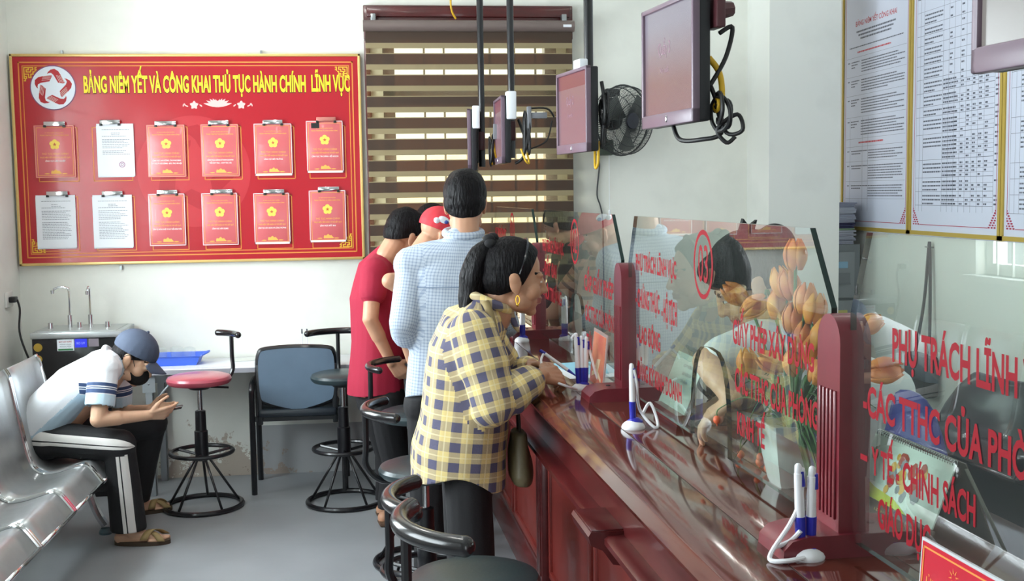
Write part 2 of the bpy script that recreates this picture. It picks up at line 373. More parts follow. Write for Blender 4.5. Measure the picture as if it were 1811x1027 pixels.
def disc(b, c, r, y, seg=48, r0=0):
    if r0: b.rings([[V((c[0]+q*math.cos(2*PI*k/seg), y, c[1]+q*math.sin(2*PI*k/seg))) for k in range(seg)] for q in (r0, r)], False)
    else: b.poly([(c[0]+r*math.cos(2*PI*k/seg), y, c[1]+r*math.sin(2*PI*k/seg)) for k in range(seg)])
hand = [(-.24, .60), (-.19, .70), (-.08, .80), (.09, .84), (.25, .74), (.36, .56), (.52, .21), (.43, .19), (.23, .22), (.04, .57), (-.06, .66), (-.16, .65)]
def star_emblem(bl_hand, bl_line, c, r, y):
    for k in range(5):
        a = -k*2*PI/5
        R_ = lambda p: (c[0]+r*(p[0]*math.cos(a)-p[1]*math.sin(a)), y, c[1]+r*(p[0]*math.sin(a)+p[1]*math.cos(a)))
        bl_hand.poly([R_(p) for p in hand])
        for q in (.27, .33, .39, .45):
            if bl_line is not None: bl_line.poly([(lambda v: (v[0], y-.0008, v[2]))(R_(p)) for p in ((q+.03, .22), (q+.045, .22), (q-.10, .56), (q-.11, .55))])
c = bl(*bp(93.5, 155)); r_ = (bp(135, 155)[0]-bp(53, 155)[0])/2
em = MB(); disc(em, c, r_, -.0365); e = obj('star_emblem', em, mat('emblem_white', (228, 236, 246), .5), nb)
b = MB(); disc(b, c, r_, -.0369, r0=r_*.955); obj('emblem_ring', b, mat('ring_purple', (120, 70, 110), .5), e)
b, b2 = MB(), MB(); star_emblem(b, b2, c, r_, -.0370); obj('hand_print', b, CRIM, e); obj('finger_line', b2, WPR, e)
c = bl(*bp(343, 303)); r_ = bp(443, 303)[0]-bp(343, 303)[0]
b = MB(); disc(b, c, r_, -.0359); fe = obj('faded_emblem', b, RED2, nb); b = MB(); star_emblem(b, None, c, r_, -.0362); obj('faded_hand_print', b, RED3, fe)
x0, z0 = bl(*bp(148, 163)); x1, _ = bl(*bp(619, 161)); _, zt = bl(*bp(148, 135))
T1, T2 = 'BẢNG NIÊM YẾT VÀ CÔNG KHAI THỦ TỤC HÀNH CHÍNH', 'LĨNH VỰC'
xm = bl(*bp(541, 161))[0]; xm2 = bl(*bp(551, 161))[0]
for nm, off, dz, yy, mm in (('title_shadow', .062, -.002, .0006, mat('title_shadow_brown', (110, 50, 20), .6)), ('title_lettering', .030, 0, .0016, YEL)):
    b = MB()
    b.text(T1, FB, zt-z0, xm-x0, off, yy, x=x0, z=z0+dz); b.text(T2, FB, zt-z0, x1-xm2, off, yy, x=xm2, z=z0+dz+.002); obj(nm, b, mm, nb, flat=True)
# lotus
c = bl(*bp(385, 188)); b = MB()
def petal(b, c, L, w, a, y): b.poly([(c[0]+L*t*math.cos(a)-w*q*math.sin(a), y, c[1]+L*t*math.sin(a)+w*q*math.cos(a)) for t, q in ((0, -.3), (.35, -.5), (.7, -.38), (1, 0), (.7, .38), (.35, .5), (0, .3))])
for i in range(-5, 6): petal(b, c, .034+abs(i)*.010, .017, PI/2-i*.27, -.0364-.0002*(5-abs(i)))
for sx_ in (-1, 1):
    f = (c[0]+sx_*.135, c[1]+.008)
    for k in range(5): petal(b, f, .026, .02, k*2*PI/5+.3, -.0365-.0001*k)
    for k in range(3): petal(b, (c[0]+sx_*(.17+.014*k), c[1]+.004*(k % 2)), .018, .007, .4+k*.7 if sx_ > 0 else PI-.4-k*.7, -.0364)
    petal(b, (c[0]+sx_*.09, c[1]), .02, .008, PI/2-sx_*.9, -.0364)
obj('lotus_ornament', b, PINK, nb, flat=True)
sheets = [  # x0, x1, y0, y1, clip x0, clip x1, lines (None = plain white page)
 (60, 135.5, 222, 313.6, 78, 116, ['LĨNH VỰC LÂM NGHIỆP']), (170.5, 239.5, 219, 311, 177, 213, None), (259, 330, 221, 312.5, 274, 312, ['LĨNH VỰC LAO ĐỘNG, THƯƠNG BINH', 'VÀ NGƯỜI CÓ CÔNG - BẢO TRỢ XÃ HỘI']),
 (354.5, 424.5, 220, 311.5, 369, 405, ['LĨNH VỰC ĐĂNG KÝ KINH DOANH', 'TỔ HỢP TÁC - HỢP TÁC XÃ']), (448.5, 518, 219, 310, 465, 500, ['LĨNH VỰC MÔI TRƯỜNG']), (541, 608, 214, 305, 559.5, 594, ['LĨNH VỰC TÀI CHÍNH - KẾ HOẠCH']),
 (63, 137, 345.5, 437.5, 83, 121, None), (163.5, 237, 345, 436.5, 181, 218, None), (262, 330, 343, 433.5, 278, 314.6, ['LĨNH VỰC NÔNG NGHIỆP VÀ PHÁT TRIỂN NÔNG THÔN']),
 (356, 422.5, 341.7, 432.4, 373, 412, ['LĨNH VỰC XÂY DỰNG']), (448, 514, 341.7, 430.5, 466.5, 503, ['LĨNH VỰC XÂY DỰNG VÀ CÔNG THƯƠNG']), (546, 613, 337, 427, 563, 600, ['LĨNH VỰC ĐẤT ĐAI'])]
labs = ['pink-red booklet clipped first from the left in the upper row of the board', 'white stamped page clipped in the upper row of the red board', 'pink-red booklet right of the white page in the upper row of the board', 'pink-red booklet clipped fourth from the left in the upper row of the board',
 'glossy pink-red booklet clipped second from the right in the upper row of the board', 'pink-red booklet with a small black tab, far right of the upper row', 'white page stack clipped at the lower left corner of the red board', 'white page stack clipped second from the left in the lower row',
 'pink-red booklet clipped right of the two white pages in the lower row', 'pink-red booklet clipped fourth from the left in the lower row of the board', 'pink-red booklet clipped second from the right in the lower row of the board', 'pink-red booklet clipped at the lower right corner of the board']
COV = mat('pink_red_cover', (208, 100, 104), .32, coat=.3); COVL = mat('cover_edge_pink', (228, 150, 130), .4); FILM = mat('clear_film_edge', (240, 225, 225), .25)
ob = MB()
for i, (sx0, sx1, sy0, sy1, k0, k1, lines) in enumerate(sheets):
    X0, Z1 = bp(sx0, sy0); X1, Z0 = bp(sx1, sy1); w_, h_ = X1-X0, Z1-Z0
    g0, gz1 = bl(*bp(sx0+(-9 if i == 1 else 4), (225 if i < 6 else 348)-(i % 6)*.6)); g1, gz0 = bl(*bp(sx1+(-4 if i == 1 else 5), (321 if i < 6 else 444)-(i % 6)*1.2))
    rect_line(ob, g0, g1, gz0, gz1, .005)
    t = thing('clipped_document', labs[i], 'document', (X0, YB-.0365, Z0), 0, 'documents clipped to the red board')
    fr = FR((0, -.0125, 0), (1, 0, 0), (0, 0, 1))
    if lines is None:
        b = MB(); b.bx(0, w_, -.010, -.0015, 0, h_).bx(-.004, w_-.006, -.0012, 0, -.006, h_-.01); pg = obj('page', b, WHP, t, flat=True)
        b = MB(); rr = random.Random(i)
        for k in range(24):
            z = h_*(.88-.031*k); a0 = .14+(.25 if k in (2, 3) else 0); a1 = .88-(.2*rr.random() if k % 3 else 0)-(.25 if k in (2, 3) else 0)
            if i == 1 and k > 15: break
            if k in (1, 5, 12): continue
            x = a0*w_
            while x < a1*w_: ln = rr.uniform(.006, .016); b.bx(x, min(x+ln, a1*w_), -.0106, -.0101, z, z+.0028); x += ln+.0025
        obj('print_line', b, INK, pg, flat=True)
        if i == 1:
            b = MB(); disc(b, (w_*.66, h_*.22), .017, -.0108, 24, .013); disc(b, (w_*.66, h_*.22), .008, -.0108, 16, .005); obj('stamp', b, mat('stamp_purple', (150, 90, 130), .7), pg, flat=True)
    else:
        b = MB(); b.bx(0, w_, -.012, 0, 0, h_, .002); cv = obj('cover', b, COV, t)
        b = MB(); rect_line(b, .012, w_-.012, .012, h_-.012, .0022, -.0121)
        b.text('TRUNG TÂM PHỤC VỤ HÀNH CHÍNH CÔNG', fr, .0062, w_*.72, .02, .0002, 'CENTER', w_/2, h_*.80)
        b.text('ỦY BAN NHÂN DÂN HUYỆN', fr, .0045, w_*.46, .015, .0002, 'CENTER', w_/2, h_*.85)
        b.text('THỦ TỤC HÀNH CHÍNH', fr, .0095, w_*.66, .005, .0002, 'CENTER', w_/2, h_*.44)
        b.text('THỰC HIỆN TIẾP NHẬN VÀ TRẢ KẾT QUẢ', fr, .0070, w_*.76, .02, .0002, 'CENTER', w_/2, h_*.375)
        b.poly([(w_/2+.030*math.cos(a)*(1+.12*math.cos(3*a)), -.0124, .022+.022*math.sin(a)*(1+.2*math.cos(8*a))) for a in [PI*k/16 for k in range(17)]])
        for s_ in (-1, 1): petal(b, (w_/2+s_*.036, .023), .03, .006, 0 if s_ > 0 else PI, -.0123)
        obj('gold_print', b, mat('cover_gold_print', (238, 180, 84), .5), cv, flat=True)
        b = MB(); c = (w_/2, h_*.635)
        for k in range(5):
            a = PI/2+k*2*PI/5; disc(b, (c[0]+.0165*math.cos(a), c[1]+.0165*math.sin(a)), .0135, -.0124-.00005*k, 16)
        obj('flower_emblem', b, mat('emblem_yellow', (245, 214, 90), .5), cv, flat=True)
        b = MB(); b.poly([(c[0]+(.012 if k % 2 == 0 else .005)*math.sin(k*PI/5), -.0129, c[1]+(.012 if k % 2 == 0 else .005)*math.cos(k*PI/5)) for k in range(10)]); obj('star_print', b, mat('star_brown', (190, 90, 50), .5), cv, flat=True)
        b = MB()
        for k, ln in enumerate(lines): b.text(ln, fr, .0078, w_*min(.78, .023*len(ln)+.06), .025, .0002, 'CENTER', w_/2, h_*(.305-.058*k))
        obj('field_lettering', b, WPR, cv, flat=True)
        b = MB(); b.bx(0, .004, -.0127, -.0121, 0, h_).bx(w_-.004, w_, -.0127, -.0121, 0, h_).bx(0, w_, -.0127, -.0121, 0, .004 if i not in (4, 5, 10, 11) else .012).bx(0, w_, -.0127, -.0121, h_-.004, h_); obj('film_edge', b, FILM if i in (4, 5, 8, 9, 10, 11) else COVL, cv, flat=True)
    b = MB(); q0, q1 = bp(k0, sy0)[0]-X0, bp(k1, sy0)[0]-X0
    b.bx(q0, q1, -.020, -.0128, h_-.004, h_+.022, .003).bx(q0+.008, q1-.008, -.0225, -.019, h_+.0, h_+.012, .001); cl = obj('clip', b, CHROME if i not in (5,) else mat('worn_clip', (190, 120, 110), .4, metal=.5), t)
    b = MB()
    for q in (q0+.006, q1-.006): b.bx(q-.008, q+.008, -.021, -.0128, h_-.012, h_+.002, .002)
    obj('clip_foot', b, BLK, cl)
    if i == 5: obj('black_tab', MB().bx(w_*.14, w_*.36, -.0135, -.0122, h_*.86, h_*.96), BLK, t, flat=True)
obj('document_outline', ob, ORA, nb, flat=True)
b = MB()
for x_, y_ in ((107, 92), (461, 92), (212, 474)):
    X, Z = bp(x_, y_); b.bx(X-bx0-.006, X-bx0+.006, -.02, -.001, Z-bz0-.012, Z-bz0+.012)
obj('hanging_hook', b, STEEL, nb, flat=True)

# ------------------------------------------------------------------ zebra blind
ybl = YB-.105; a = atY(642, 46, ybl); e = atY(1015, 46, ybl); zt = atY(826, 55, ybl).z; zb = 1.17
bd = thing('window_blind', 'brown and cream striped roller blind pulled down over the back window', 'blind', (a.x, ybl, zt))
W_ = e.x-a.x
obj('head_tube', MB().cyl((0, 0, .03), (W_, 0, .03), .034, seg=20), mat('tube_brown', (122, 108, 104), .35, metal=.2), bd)
b = MB()
for x in (.045, W_-.075): b.bx(x, x+.03, -.012, .04, .055, .10, .004)
obj('bracket', b, STEEL, bd)
obj('tube_label', MB().bx(W_-.07, W_-.02, -.036, -.033, .02, .035), WHP, bd, flat=True)
OPQ = mat('brown_blind_fabric', (92, 74, 60), .85, bump=.1, bscale=400); TANF = mat('tan_blind_fabric', (146, 132, 100), .85, bump=.1, bscale=400)
SHEER = bpy.data.materials.new('sheer_blind_fabric'); SHEER.use_nodes = True; nt = SHEER.node_tree; nt.nodes.remove(nt.nodes['Principled BSDF'])
t1 = nd(nt, 'ShaderNodeBsdfTransparent'); t1.inputs[0].default_value = (1, .95, .80, 1); t2 = nd(nt, 'ShaderNodeBsdfTranslucent'); t2.inputs[0].default_value = (.95, .88, .72, 1)
mx = nd(nt, 'ShaderNodeMixShader'); mx.inputs[0].default_value = .2; nt.links.new(t1.outputs[0], mx.inputs[1]); nt.links.new(t2.outputs[0], mx.inputs[2]); nt.links.new(mx.outputs[0], nt.nodes['Material Output'].inputs[0])
OPQ2 = fabric_light('brown_blind_fabric_thin', (74, 60, 50), .15)
bo, bs, bt = MB(), MB(), MB(); ys = [52.5]+[90+37.55*k for k in range(12)]
zl = lambda y: atY(826, y, ybl).z-zt
for k in range(len(ys)-1):
    z0 = zl(ys[k]+5.5) if k else 0; z1 = zl(ys[k+1]-14); z2 = zl(ys[k+1]-4.5); z3 = zl(ys[k+1]+4); z4 = zl(ys[k+1]+7)
    if k == 0: z0 = 0
    bo.bx(.012, W_-.012, -.001, 0, z1, z0); bt.bx(.012, W_-.012, -.0008, 0, z2, z1); bs.bx(.012, W_-.012, -.0008, 0, z3, z2); bt.bx(.012, W_-.012, -.0008, 0, zl(ys[k+1]+5.5), z3)
obj('opaque_band', bo, OPQ2, bd, flat=True); obj('tan_band', bt, TANF, bd, flat=True); obj('sheer_band', bs, SHEER, bd, flat=True)
zz = zl(ys[-1]); obj('bottom_rail', MB().bx(.008, W_-.008, -.012, .006, zz-.04, zz, .004), mat('tube_brown'), bd)
tag(obj('yellow_cable', MB().tube([(.48, YB-.2, ZC), (.475, YB-.18, 3.1), tuple(atY(797, 5, YB-.16)), tuple(atY(806, 33, YB-.13))], .006, smooth=6), mat('yellow_cable', (215, 170, 30), .5)), 'yellow cable hanging in front of the window head', 'cable')

# ------------------------------------------------------------------ hanging monitors
BEZ = mat('mauve_bezel', (112, 94, 108), .35); SCRB = mat('monitor_back', (26, 27, 32), .5); TUBE = mat('black_steel_tube', (24, 24, 28), .28, coat=.2); CAB = mat('black_cable', (20, 20, 22), .5); YC = mat('yellow_cable')
def screen_mat(name, top, mid, band=None):
    m = mat(name, mid, .25); nt = m.node_tree; b = nt.nodes['Principled BSDF']; tc = nd(nt, 'ShaderNodeTexCoord'); sp = nd(nt, 'ShaderNodeSeparateXYZ'); nt.links.new(tc.outputs['Generated'], sp.inputs[0])
    r = nd(nt, 'ShaderNodeValToRGB'); r.color_ramp.elements[0].color = lin(mid); r.color_ramp.elements[1].color = lin(top)
    r.color_ramp.elements[0].position = .3; r.color_ramp.elements[1].position = .85
    if band: r.color_ramp.interpolation = 'CONSTANT'; r.color_ramp.elements[1].position = .79; r.color_ramp.elements[0].position = 0
    nt.links.new(sp.outputs['Z'], r.inputs[0]); b.inputs['Base Color'].default_value = (.02, .02, .02, 1)
    nt.links.new(r.outputs[0], b.inputs['Emission Color']); b.inputs['Emission Strength'].default_value = 1.0; return m
def monitor(label, loc, yaw, scr, txt, w=.46, h=.33, detail=1, pole=True):
    t = thing('ceiling_monitor', label, 'monitor', loc, RZ+rad(yaw), 'screens hanging over the counter'); k = .013
    b = MB(); x = -.028
    for a in ((-w/2, w/2, -h/2, -h/2+k*2.7), (-w/2, w/2, h/2-k, h/2), (-w/2, -w/2+k, -h/2, h/2), (w/2-k, w/2, -h/2, h/2)): b.bx(x, x+.02, a[0], a[1], a[2], a[3], .003)
    obj('bezel', b, BEZ, t)
    obj('screen', MB().bx(x+.008, x+.012, -w/2+k*.8, w/2-k*.8, -h/2+k*2.5, h/2-k*.8), scr, t, flat=True)
    b = MB(); b.bx(x+.018, x+.05, -w/2+.002, w/2-.002, -h/2+.002, h/2-.002, .006).bx(x+.048, x+.058, -w*.32, w*.32, -h*.36, h*.36, .004); obj('back_housing', b, SCRB, t)
    fr = FR((x+.0078, 0, 0), (0, -1, 0), (0, 0, 1)); b = MB()
    b.text(txt, fr, .032, .085, .004, .0004, 'CENTER', -.03, h*.09); obj('screen_text', b, mat('screen_text', (120, 92, 106), .4, emit=.35), t, flat=True); b = MB().text('Xin mời', fr, .014, .06, .004, .0004, 'CENTER', -.03, -h*.06); obj('screen_caption', b, mat('screen_text'), t, flat=True)
    obj('power_button', MB().ell((x-.001, -w*.02, -h/2+.018), (.003, .004, .010)), CHROME, t)
    b = MB(); b.bx(x+.055, x+.09, -.05, .05, -.05, .05, .004); obj('mount_plate', b, mat('mount_maroon', (80, 40, 45), .4), t)
    if pole: obj('pole', MB().cyl((x+.075, 0, -.14), (x+.075, 0, ZC-loc[2]), .018), TUBE, t)
    return t
S3 = screen_mat('screen_mauve_band', (132, 70, 86), (142, 110, 120), True); S4 = screen_mat('screen_mauve', (146, 142, 158), (136, 106, 108)); S5 = screen_mat('screen_grey', (140, 138, 134), (136, 133, 130))
def coil(b, c, r, n, rad_=.004, seed=1, sq=(1, 1, 1)):
    rr = random.Random(seed); pts = []
    for i in range(n*8):
        a = i*PI/4; q = r*(1+.35*math.sin(i*.9+seed)); pts.append(V(c)+V((sq[0]*.4*r*math.sin(i*.55), sq[1]*q*math.cos(a), sq[2]*q*math.sin(a)*1.1)))
    return b.tube(pts, rad_, 7, smooth=3)
m4 = monitor('large hanging screen reading Quầy 3 in front of the white column', CT(.90, 2.965, 2.015), 5, S4, 'Quầy 3', .37, .325)
b = MB().bx(.03, .055, -.20, -.13, .07, .16, .004).cyl((.05, -.17, .115), (.085, -.17, .12), .024, .018, 8); obj('mount_knob', b, mat('mount_maroon'), m4)
b = MB().tube([(.055, -.16, .06), (.09, -.16, .075), (.07, -.165, .0), (.03, -.16, -.07)], .006, smooth=6).tube([(.0, .02, -.155), (.0, -.03, -.20), (.02, -.12, -.205), (.06, -.16, -.19), (.05, -.16, -.12), (.03, -.15, -.06)], .006, smooth=6)
coil(b, (.055, -.165, -.135), .036, 3, .0055, 3); b.tube([(.045, -.16, -.12), (.07, -.17, -.19), (.10, -.2, -.185), (.09, -.19, -.145), (.05, -.16, -.18), (.07, -.17, -.215), (.09, -.18, -.2)], .0055, smooth=6); obj('power_cable', b, CAB, m4)
b = MB().tube([(.03, -.15, .0), (.055, -.16, -.04), (.06, -.165, -.10), (.05, -.16, -.12)], .008, smooth=6); b.tube([V((.045, -.165+.014*math.cos(k), -.12+.016*math.sin(k))) for k in [i*.8 for i in range(16)]], .005); obj('yellow_lead', b, YC, m4)
m3 = monitor('hanging screen reading Quầy 2 beside the wall fan', CT(.925, 4.33, 1.987), 7, S3, 'Quầy 2', .36, .315)
b = MB(); coil(b, (.045, -.175, .0), .024, 4, .005, 2, (1, 1, 2)); b.tube([(.04, -.16, .1), (.045, -.18, 0), (.04, -.16, -.14)], .007, smooth=6); obj('power_cable', b, CAB, m3)
obj('yellow_lead', MB().tube([(.03, -.15, -.12), (.02, -.17, -.2), (.02, -.14, -.215), (.03, -.11, -.15)], .005, smooth=6), YC, m3)
obj('media_box', MB().bx(.0, .035, -.03, .05, .155, .20, .006), WHP, m3)
m5 = monitor('hanging screen cut off at the upper right, in front of the wall posters', CT(.905, 1.265, 2.005), 5, S5, 'Quầy 4', .40, .345)
p = atY(889, 232, 5.95); m2 = monitor('hanging screen seen almost edge on before the blind, right of its twin', (p.x+.0, p.y, p.z), -2, S3, 'Quầy 1', .38, .34)
b = MB().tube([(.07, -.12, .05), (.09, -.2, -.05), (.08, -.2, -.14), (.05, -.15, -.17)], .008, smooth=6); coil(b, (.1, -.2, -.02), .03, 5, .006, 5, (1, 1, 2.4)); b.tube([(.12, -.2, -.1), (.2, -.2, -.06), (.23, -.2, .04)], .004, smooth=5).tube([(.1, -.22, .1), (.2, -.22, .1), (.24, -.2, .06)], .005, smooth=5); obj('power_cable', b, CAB, m2)
obj('media_box', MB().bx(.0, .05, -.20, -.13, .05, .19, .006), WHP, m2); obj('plug_block', MB().bx(.10, .12, -.24, -.2, .0, .11, .003).bx(.12, .20, -.235, -.2, .05, .08, .003), mat('plug_grey', (120, 122, 128), .5), m2)
obj('yellow_lead', MB().tube([(.07, -.2, -.1), (.09, -.22, -.16), (.11, -.2, -.17), (.1, -.2, -.12)], .005, smooth=6), YC, m2)
p = atY(842, 250, 6.3); m1 = monitor('hanging screen seen edge on in front of the blind, left of its twin', (p.x-.015, p.y, p.z), -8, S3, 'Quầy 1', .38, .33)
b = MB(); coil(b, (.1, -.2, -.05), .03, 4, .005, 7, (1, 1, 2)); obj('power_cable', b, CAB, m1)
obj('media_box', MB().bx(.0, .04, -.20, -.13, .06, .18, .006), WHP, m1); obj('plug_block', MB().bx(.11, .14, -.235, -.2, .0, .08, .003), mat('plug_grey'), m1); obj('yellow_lead', MB().tube([(.11, -.21, 0), (.12, -.22, -.08), (.13, -.2, -.12), (.09, -.2, -.13)], .006, smooth=6), YC, m1)

# ------------------------------------------------------------------ wall fan
p = atY(1067, 262, YB); fan = thing('wall_fan', 'black wall fan with wire cage on the back wall', 'fan', (p.x, YB, p.z))
FB_ = mat('fan_dark_grey', (52, 56, 58), .4)
obj('bracket', MB().bx(-.04, .055, -.06, 0, -.045, .05, .012), mat('fan_green_grey', (70, 80, 70), .4), fan)
c = atY(1101, 213, 6.66)-V((p.x, YB, p.z)); ax = V((.5, -.86, -.08)).normalized(); A1 = ax.cross(V((0, 0, 1))).normalized(); A2 = A1.cross(ax)
b = MB().tube([(-.015, -.05, .0), (-.015, -.09, .1), (-.012, -.1, .30), (.0, -.12, .325)], .02, smooth=5).bx(-.02, .075, -.16, -.10, .30, .35, .015)
b.tube([tuple(c-ax*.13), (.03, -.13, .29)], .016); obj('neck', b, mat('fan_black', (24, 25, 27), .4), fan)
Rm = Matrix((A1, A2, ax)).transposed()
b = MB().lathe([(.0, -.16), (.05, -.155), (.06, -.1), (.055, -.06), (0, -.05)], c, R=Rm); obj('motor_housing', b, mat('fan_black'), fan)
b = MB(); R0 = .205
def cg(q, a, z): return c+ax*z+A1*(q*math.cos(a))+A2*(q*math.sin(a))
for z, q in ((0, R0), (.055, R0*.96), (-.05, R0*.94)): b.tube([cg(q, 2*PI*k/40, z) for k in range(40)], .0055 if z == 0 else .003, 6, closed=True)
for q, z in ((.15, .075), (.10, .082), (.15, -.075)): b.tube([cg(q, 2*PI*k/32, z) for k in range(32)], .002, 5, closed=True)
for k in range(110):
    a = 2*PI*k/110
    b.tube([cg(.045, a, .085), cg(.15, a+.12, .077), cg(R0*.96, a+.2, .055), cg(R0, a+.2, 0)], .0013, 4)
    if k % 2 == 0: b.tube([cg(.055, a, -.08), cg(.15, a, -.075), cg(R0*.94, a, -.05), cg(R0, a, 0)], .0013, 4)
obj('wire_cage', b, FB_, fan)
obj('hub_badge', MB().lathe([(0, .095), (.045, .092), (.05, .08), (0, .075)], c, R=Rm), mat('fan_badge', (40, 42, 52), .35), fan)
b = MB()
for k in range(3):
    a0 = k*2*PI/3; b.sheet([[cg(q, a0+da*(.9+q), .02+.035*(da/.9)) for da in (0, .3, .6, .9)] for q in (.03, .07, .12, .16, .18)])
obj('blade', b, mat('fan_blade_grey', (112, 116, 112), .5), fan)
q = atY(1078, 372, YB-.05)-V((p.x, YB, p.z)); obj('pull_cord', MB().cyl((q.x, -.05, -.03), (q.x, -.05, q.z), .0015, seg=5).lathe([(0, 0), (.007, .006), (.006, .03), (0, .035)], (q.x, -.05, q.z-.03), 8), WHP, fan)
pts = [atY(x, y, YB-.012) for x, y in ((1056, 272), (1060, 290), (1058, 315), (1056, 345), (1062, 365), (1066, 390), (1067, 450), (1069, 600))]
tag(obj('wall_cable', MB().tube(pts, .0045, smooth=4), mat('cable_grey', (70, 72, 76), .5)), 'thin dark cable running down the back wall below the fan', 'cable')

# ------------------------------------------------------------------ wall posters on the right wall
PAP = mat('poster_lavender', (206, 212, 228), .45); PGOLD = mat('poster_gold_bar', (196, 168, 78), .35, metal=.3)
def poster(label, y0, y1, zb, zt, kind):
    """y0 far end, y1 near end"""
    t = thing('wall_poster', label, 'poster', (XR, y0, zb), 0, 'framed notices on the right wall'); w = y0-y1; h = zt-zb
    fr = FR((0, 0, 0), (0, -1, 0), (0, 0, 1))
    def R_(b, x0, x1, z0, z1, d0, d1): b.bx(-d1, -d0, -x1, -x0, z0, z1)
    b = MB(); R_(b, .01, w-.01, .01, h-.01, .002, .014); obj('panel', b, PAP, t, flat=True)
    b = MB()
    for a in ((0, .022, 0, h), (w-.022, w, 0, h), (0, w, 0, .022), (0, w, h-.022, h)): R_(b, a[0], a[1], a[2], a[3], .001, .022)
    obj('gold_frame', b, PGOLD, t, flat=True)
    b = MB(); T_ = .0035
    for a in ((.045, .045+T_, .12, h-.04), (w-.045-T_, w-.045, .12, h-.04), (.12, w-.12, .055, .055+T_)): R_(b, a[0], a[1], a[2], a[3], .0141, .0146)
    for s_ in (0, 1):
        for j, n in enumerate((9, 7, 6, 5, 4, 3, 2, 2, 1)):
            for i in range(n):
                if (i+j) % 3 == 2: continue
                x = .045+i*.009 if s_ == 0 else w-.045-(i+1)*.009; R_(b, x, x+.0075, .055+j*.012, .055+j*.012+.008, .0141, .0148)
    obj('red_border', b, mat('border_crimson', (170, 40, 72), .5), t, flat=True)
    b, bl_, br = MB(), MB(), MB(); rr = random.Random(int(y0*100))
    def words(x0, x1, z, hh=.0065, mb=None, ink=1):
        x = x0
        while x < x1-.004: ln = rr.uniform(.008, .026); R_(mb or b, x, min(x+ln, x1), z, z+hh, .0141, .0145); x += ln+.004
    def hl(x0, x1, z, t_=.0014): R_(bl_, x0, x1, z, z+t_, .0141, .0145)
    def vl(x, z0, z1, t_=.0012): R_(bl_, x, x+t_, z0, z1, .0141, .0145)
    if kind == 0:
        L = [.075, .13, .30, .44, w-.07]; z = h-.12
        br.text('BẢNG NIÊM YẾT CÔNG KHAI', FR((-.014, 0, 0), (0, -1, 0), (0, 0, 1)), .03, w*.6, .01, .0004, 'CENTER', w/2, h-.42)
        for k in range(3): words(.2+.03*k, w-.2-.03*k, h-.46-k*.022, .010)
        words(.1, w-.1, h-.55); words(.22, w-.26, h-.585, .009, br)
        zt_ = h-.61; hl(.06, w-.06, zt_)
        for rows in (5, 5, 6, 6):
            for k in range(rows): words(L[2]-.02, w-.08-(0 if k % 2 else .25*rr.random()), zt_-.03-k*.0165)
            for k in range(3): words(L[1], L[2]-.05-.03*k, zt_-.03-k*.0165)
            words(.08, .11, zt_-.03); zt_ -= .0165*rows+.035; hl(.06, w-.06, zt_)
        words(.25, w-.35, zt_-.03, .010, br); zt_ -= .05; hl(.06, w-.06, zt_)
        while zt_ > .22:
            n = rr.choice((4, 5, 6))
            for k in range(n):
                if zt_-.03-k*.0155 > .13: words(L[3]-.05, w-.09-(.2*rr.random() if k % 2 else 0), zt_-.03-k*.0155, .006)
            words(.14, .30, zt_-.03); words(.145, .28, zt_-.046); words(.31, .38, zt_-.03); words(.08, .11, zt_-.03); zt_ -= .0155*n+.03; hl(.06, w-.06, max(zt_, .12))
        for x in (.12, .305, .385): vl(x, .12, zt_+.5)
    else:
        cols = [.065, .105, .145, .36, .42, .48, .54, .60, .66, .72, .78, w-.08]; top = h-.30
        hl(.065, w-.08, top); hl(.065, w-.08, top-.17); hl(.36, w-.08, top-.06); hl(.36, w-.08, top-.1)
        for x in cols: vl(x, .13, top)
        words(.2, .3, top-.1, .010); words(.07, .1, top-.1); words(.37, .58, top-.03); words(.62, .8, top-.03)
        for x in cols[3:-1]: words(x+.012, x+.045, top-.14)
        z = top-.17; first = True
        while z > .17:
            n = rr.choice((2, 3, 3, 4, 6)); 
            for k in range(n):
                zz = z-.026-k*.021
                if zz < .14: break
                if k < 3: words(.15, .35-(.1*rr.random() if k == n-1 else 0), zz, .008)
                if z < top-.5:
                    words(.365, .5, zz, .009); hl(.36, w-.08, zz-.006)
                for x in (cols[5:] if z < top-.5 else cols[4:9:2]):
                    if rr.random() < .75: words(x+.01, x+.038, zz, .009)
            z -= n*.021+.012; hl(.065, w-.08, max(z, .13), .002)
    obj('print_line', b, mat('poster_ink', (92, 96, 110), .6), t, flat=True); obj('table_rule', bl_, mat('rule_ink', (110, 114, 128), .6), t, flat=True)
    if kind == 0: obj('red_lettering', br, mat('poster_red', (190, 60, 70), .6), t, flat=True)
    else: br.bm.free()
poster('framed notice with red headings, half behind the white column', 7.10, 6.155, 1.418, 3.1, 0)
poster('framed notice with a dense table, left of the cut-off screen', 6.15, 5.195, 1.418, 3.1, 1)
poster('framed notice at the right edge, partly behind the cut-off screen', 5.19, 4.235, 1.418, 3.1, 1)

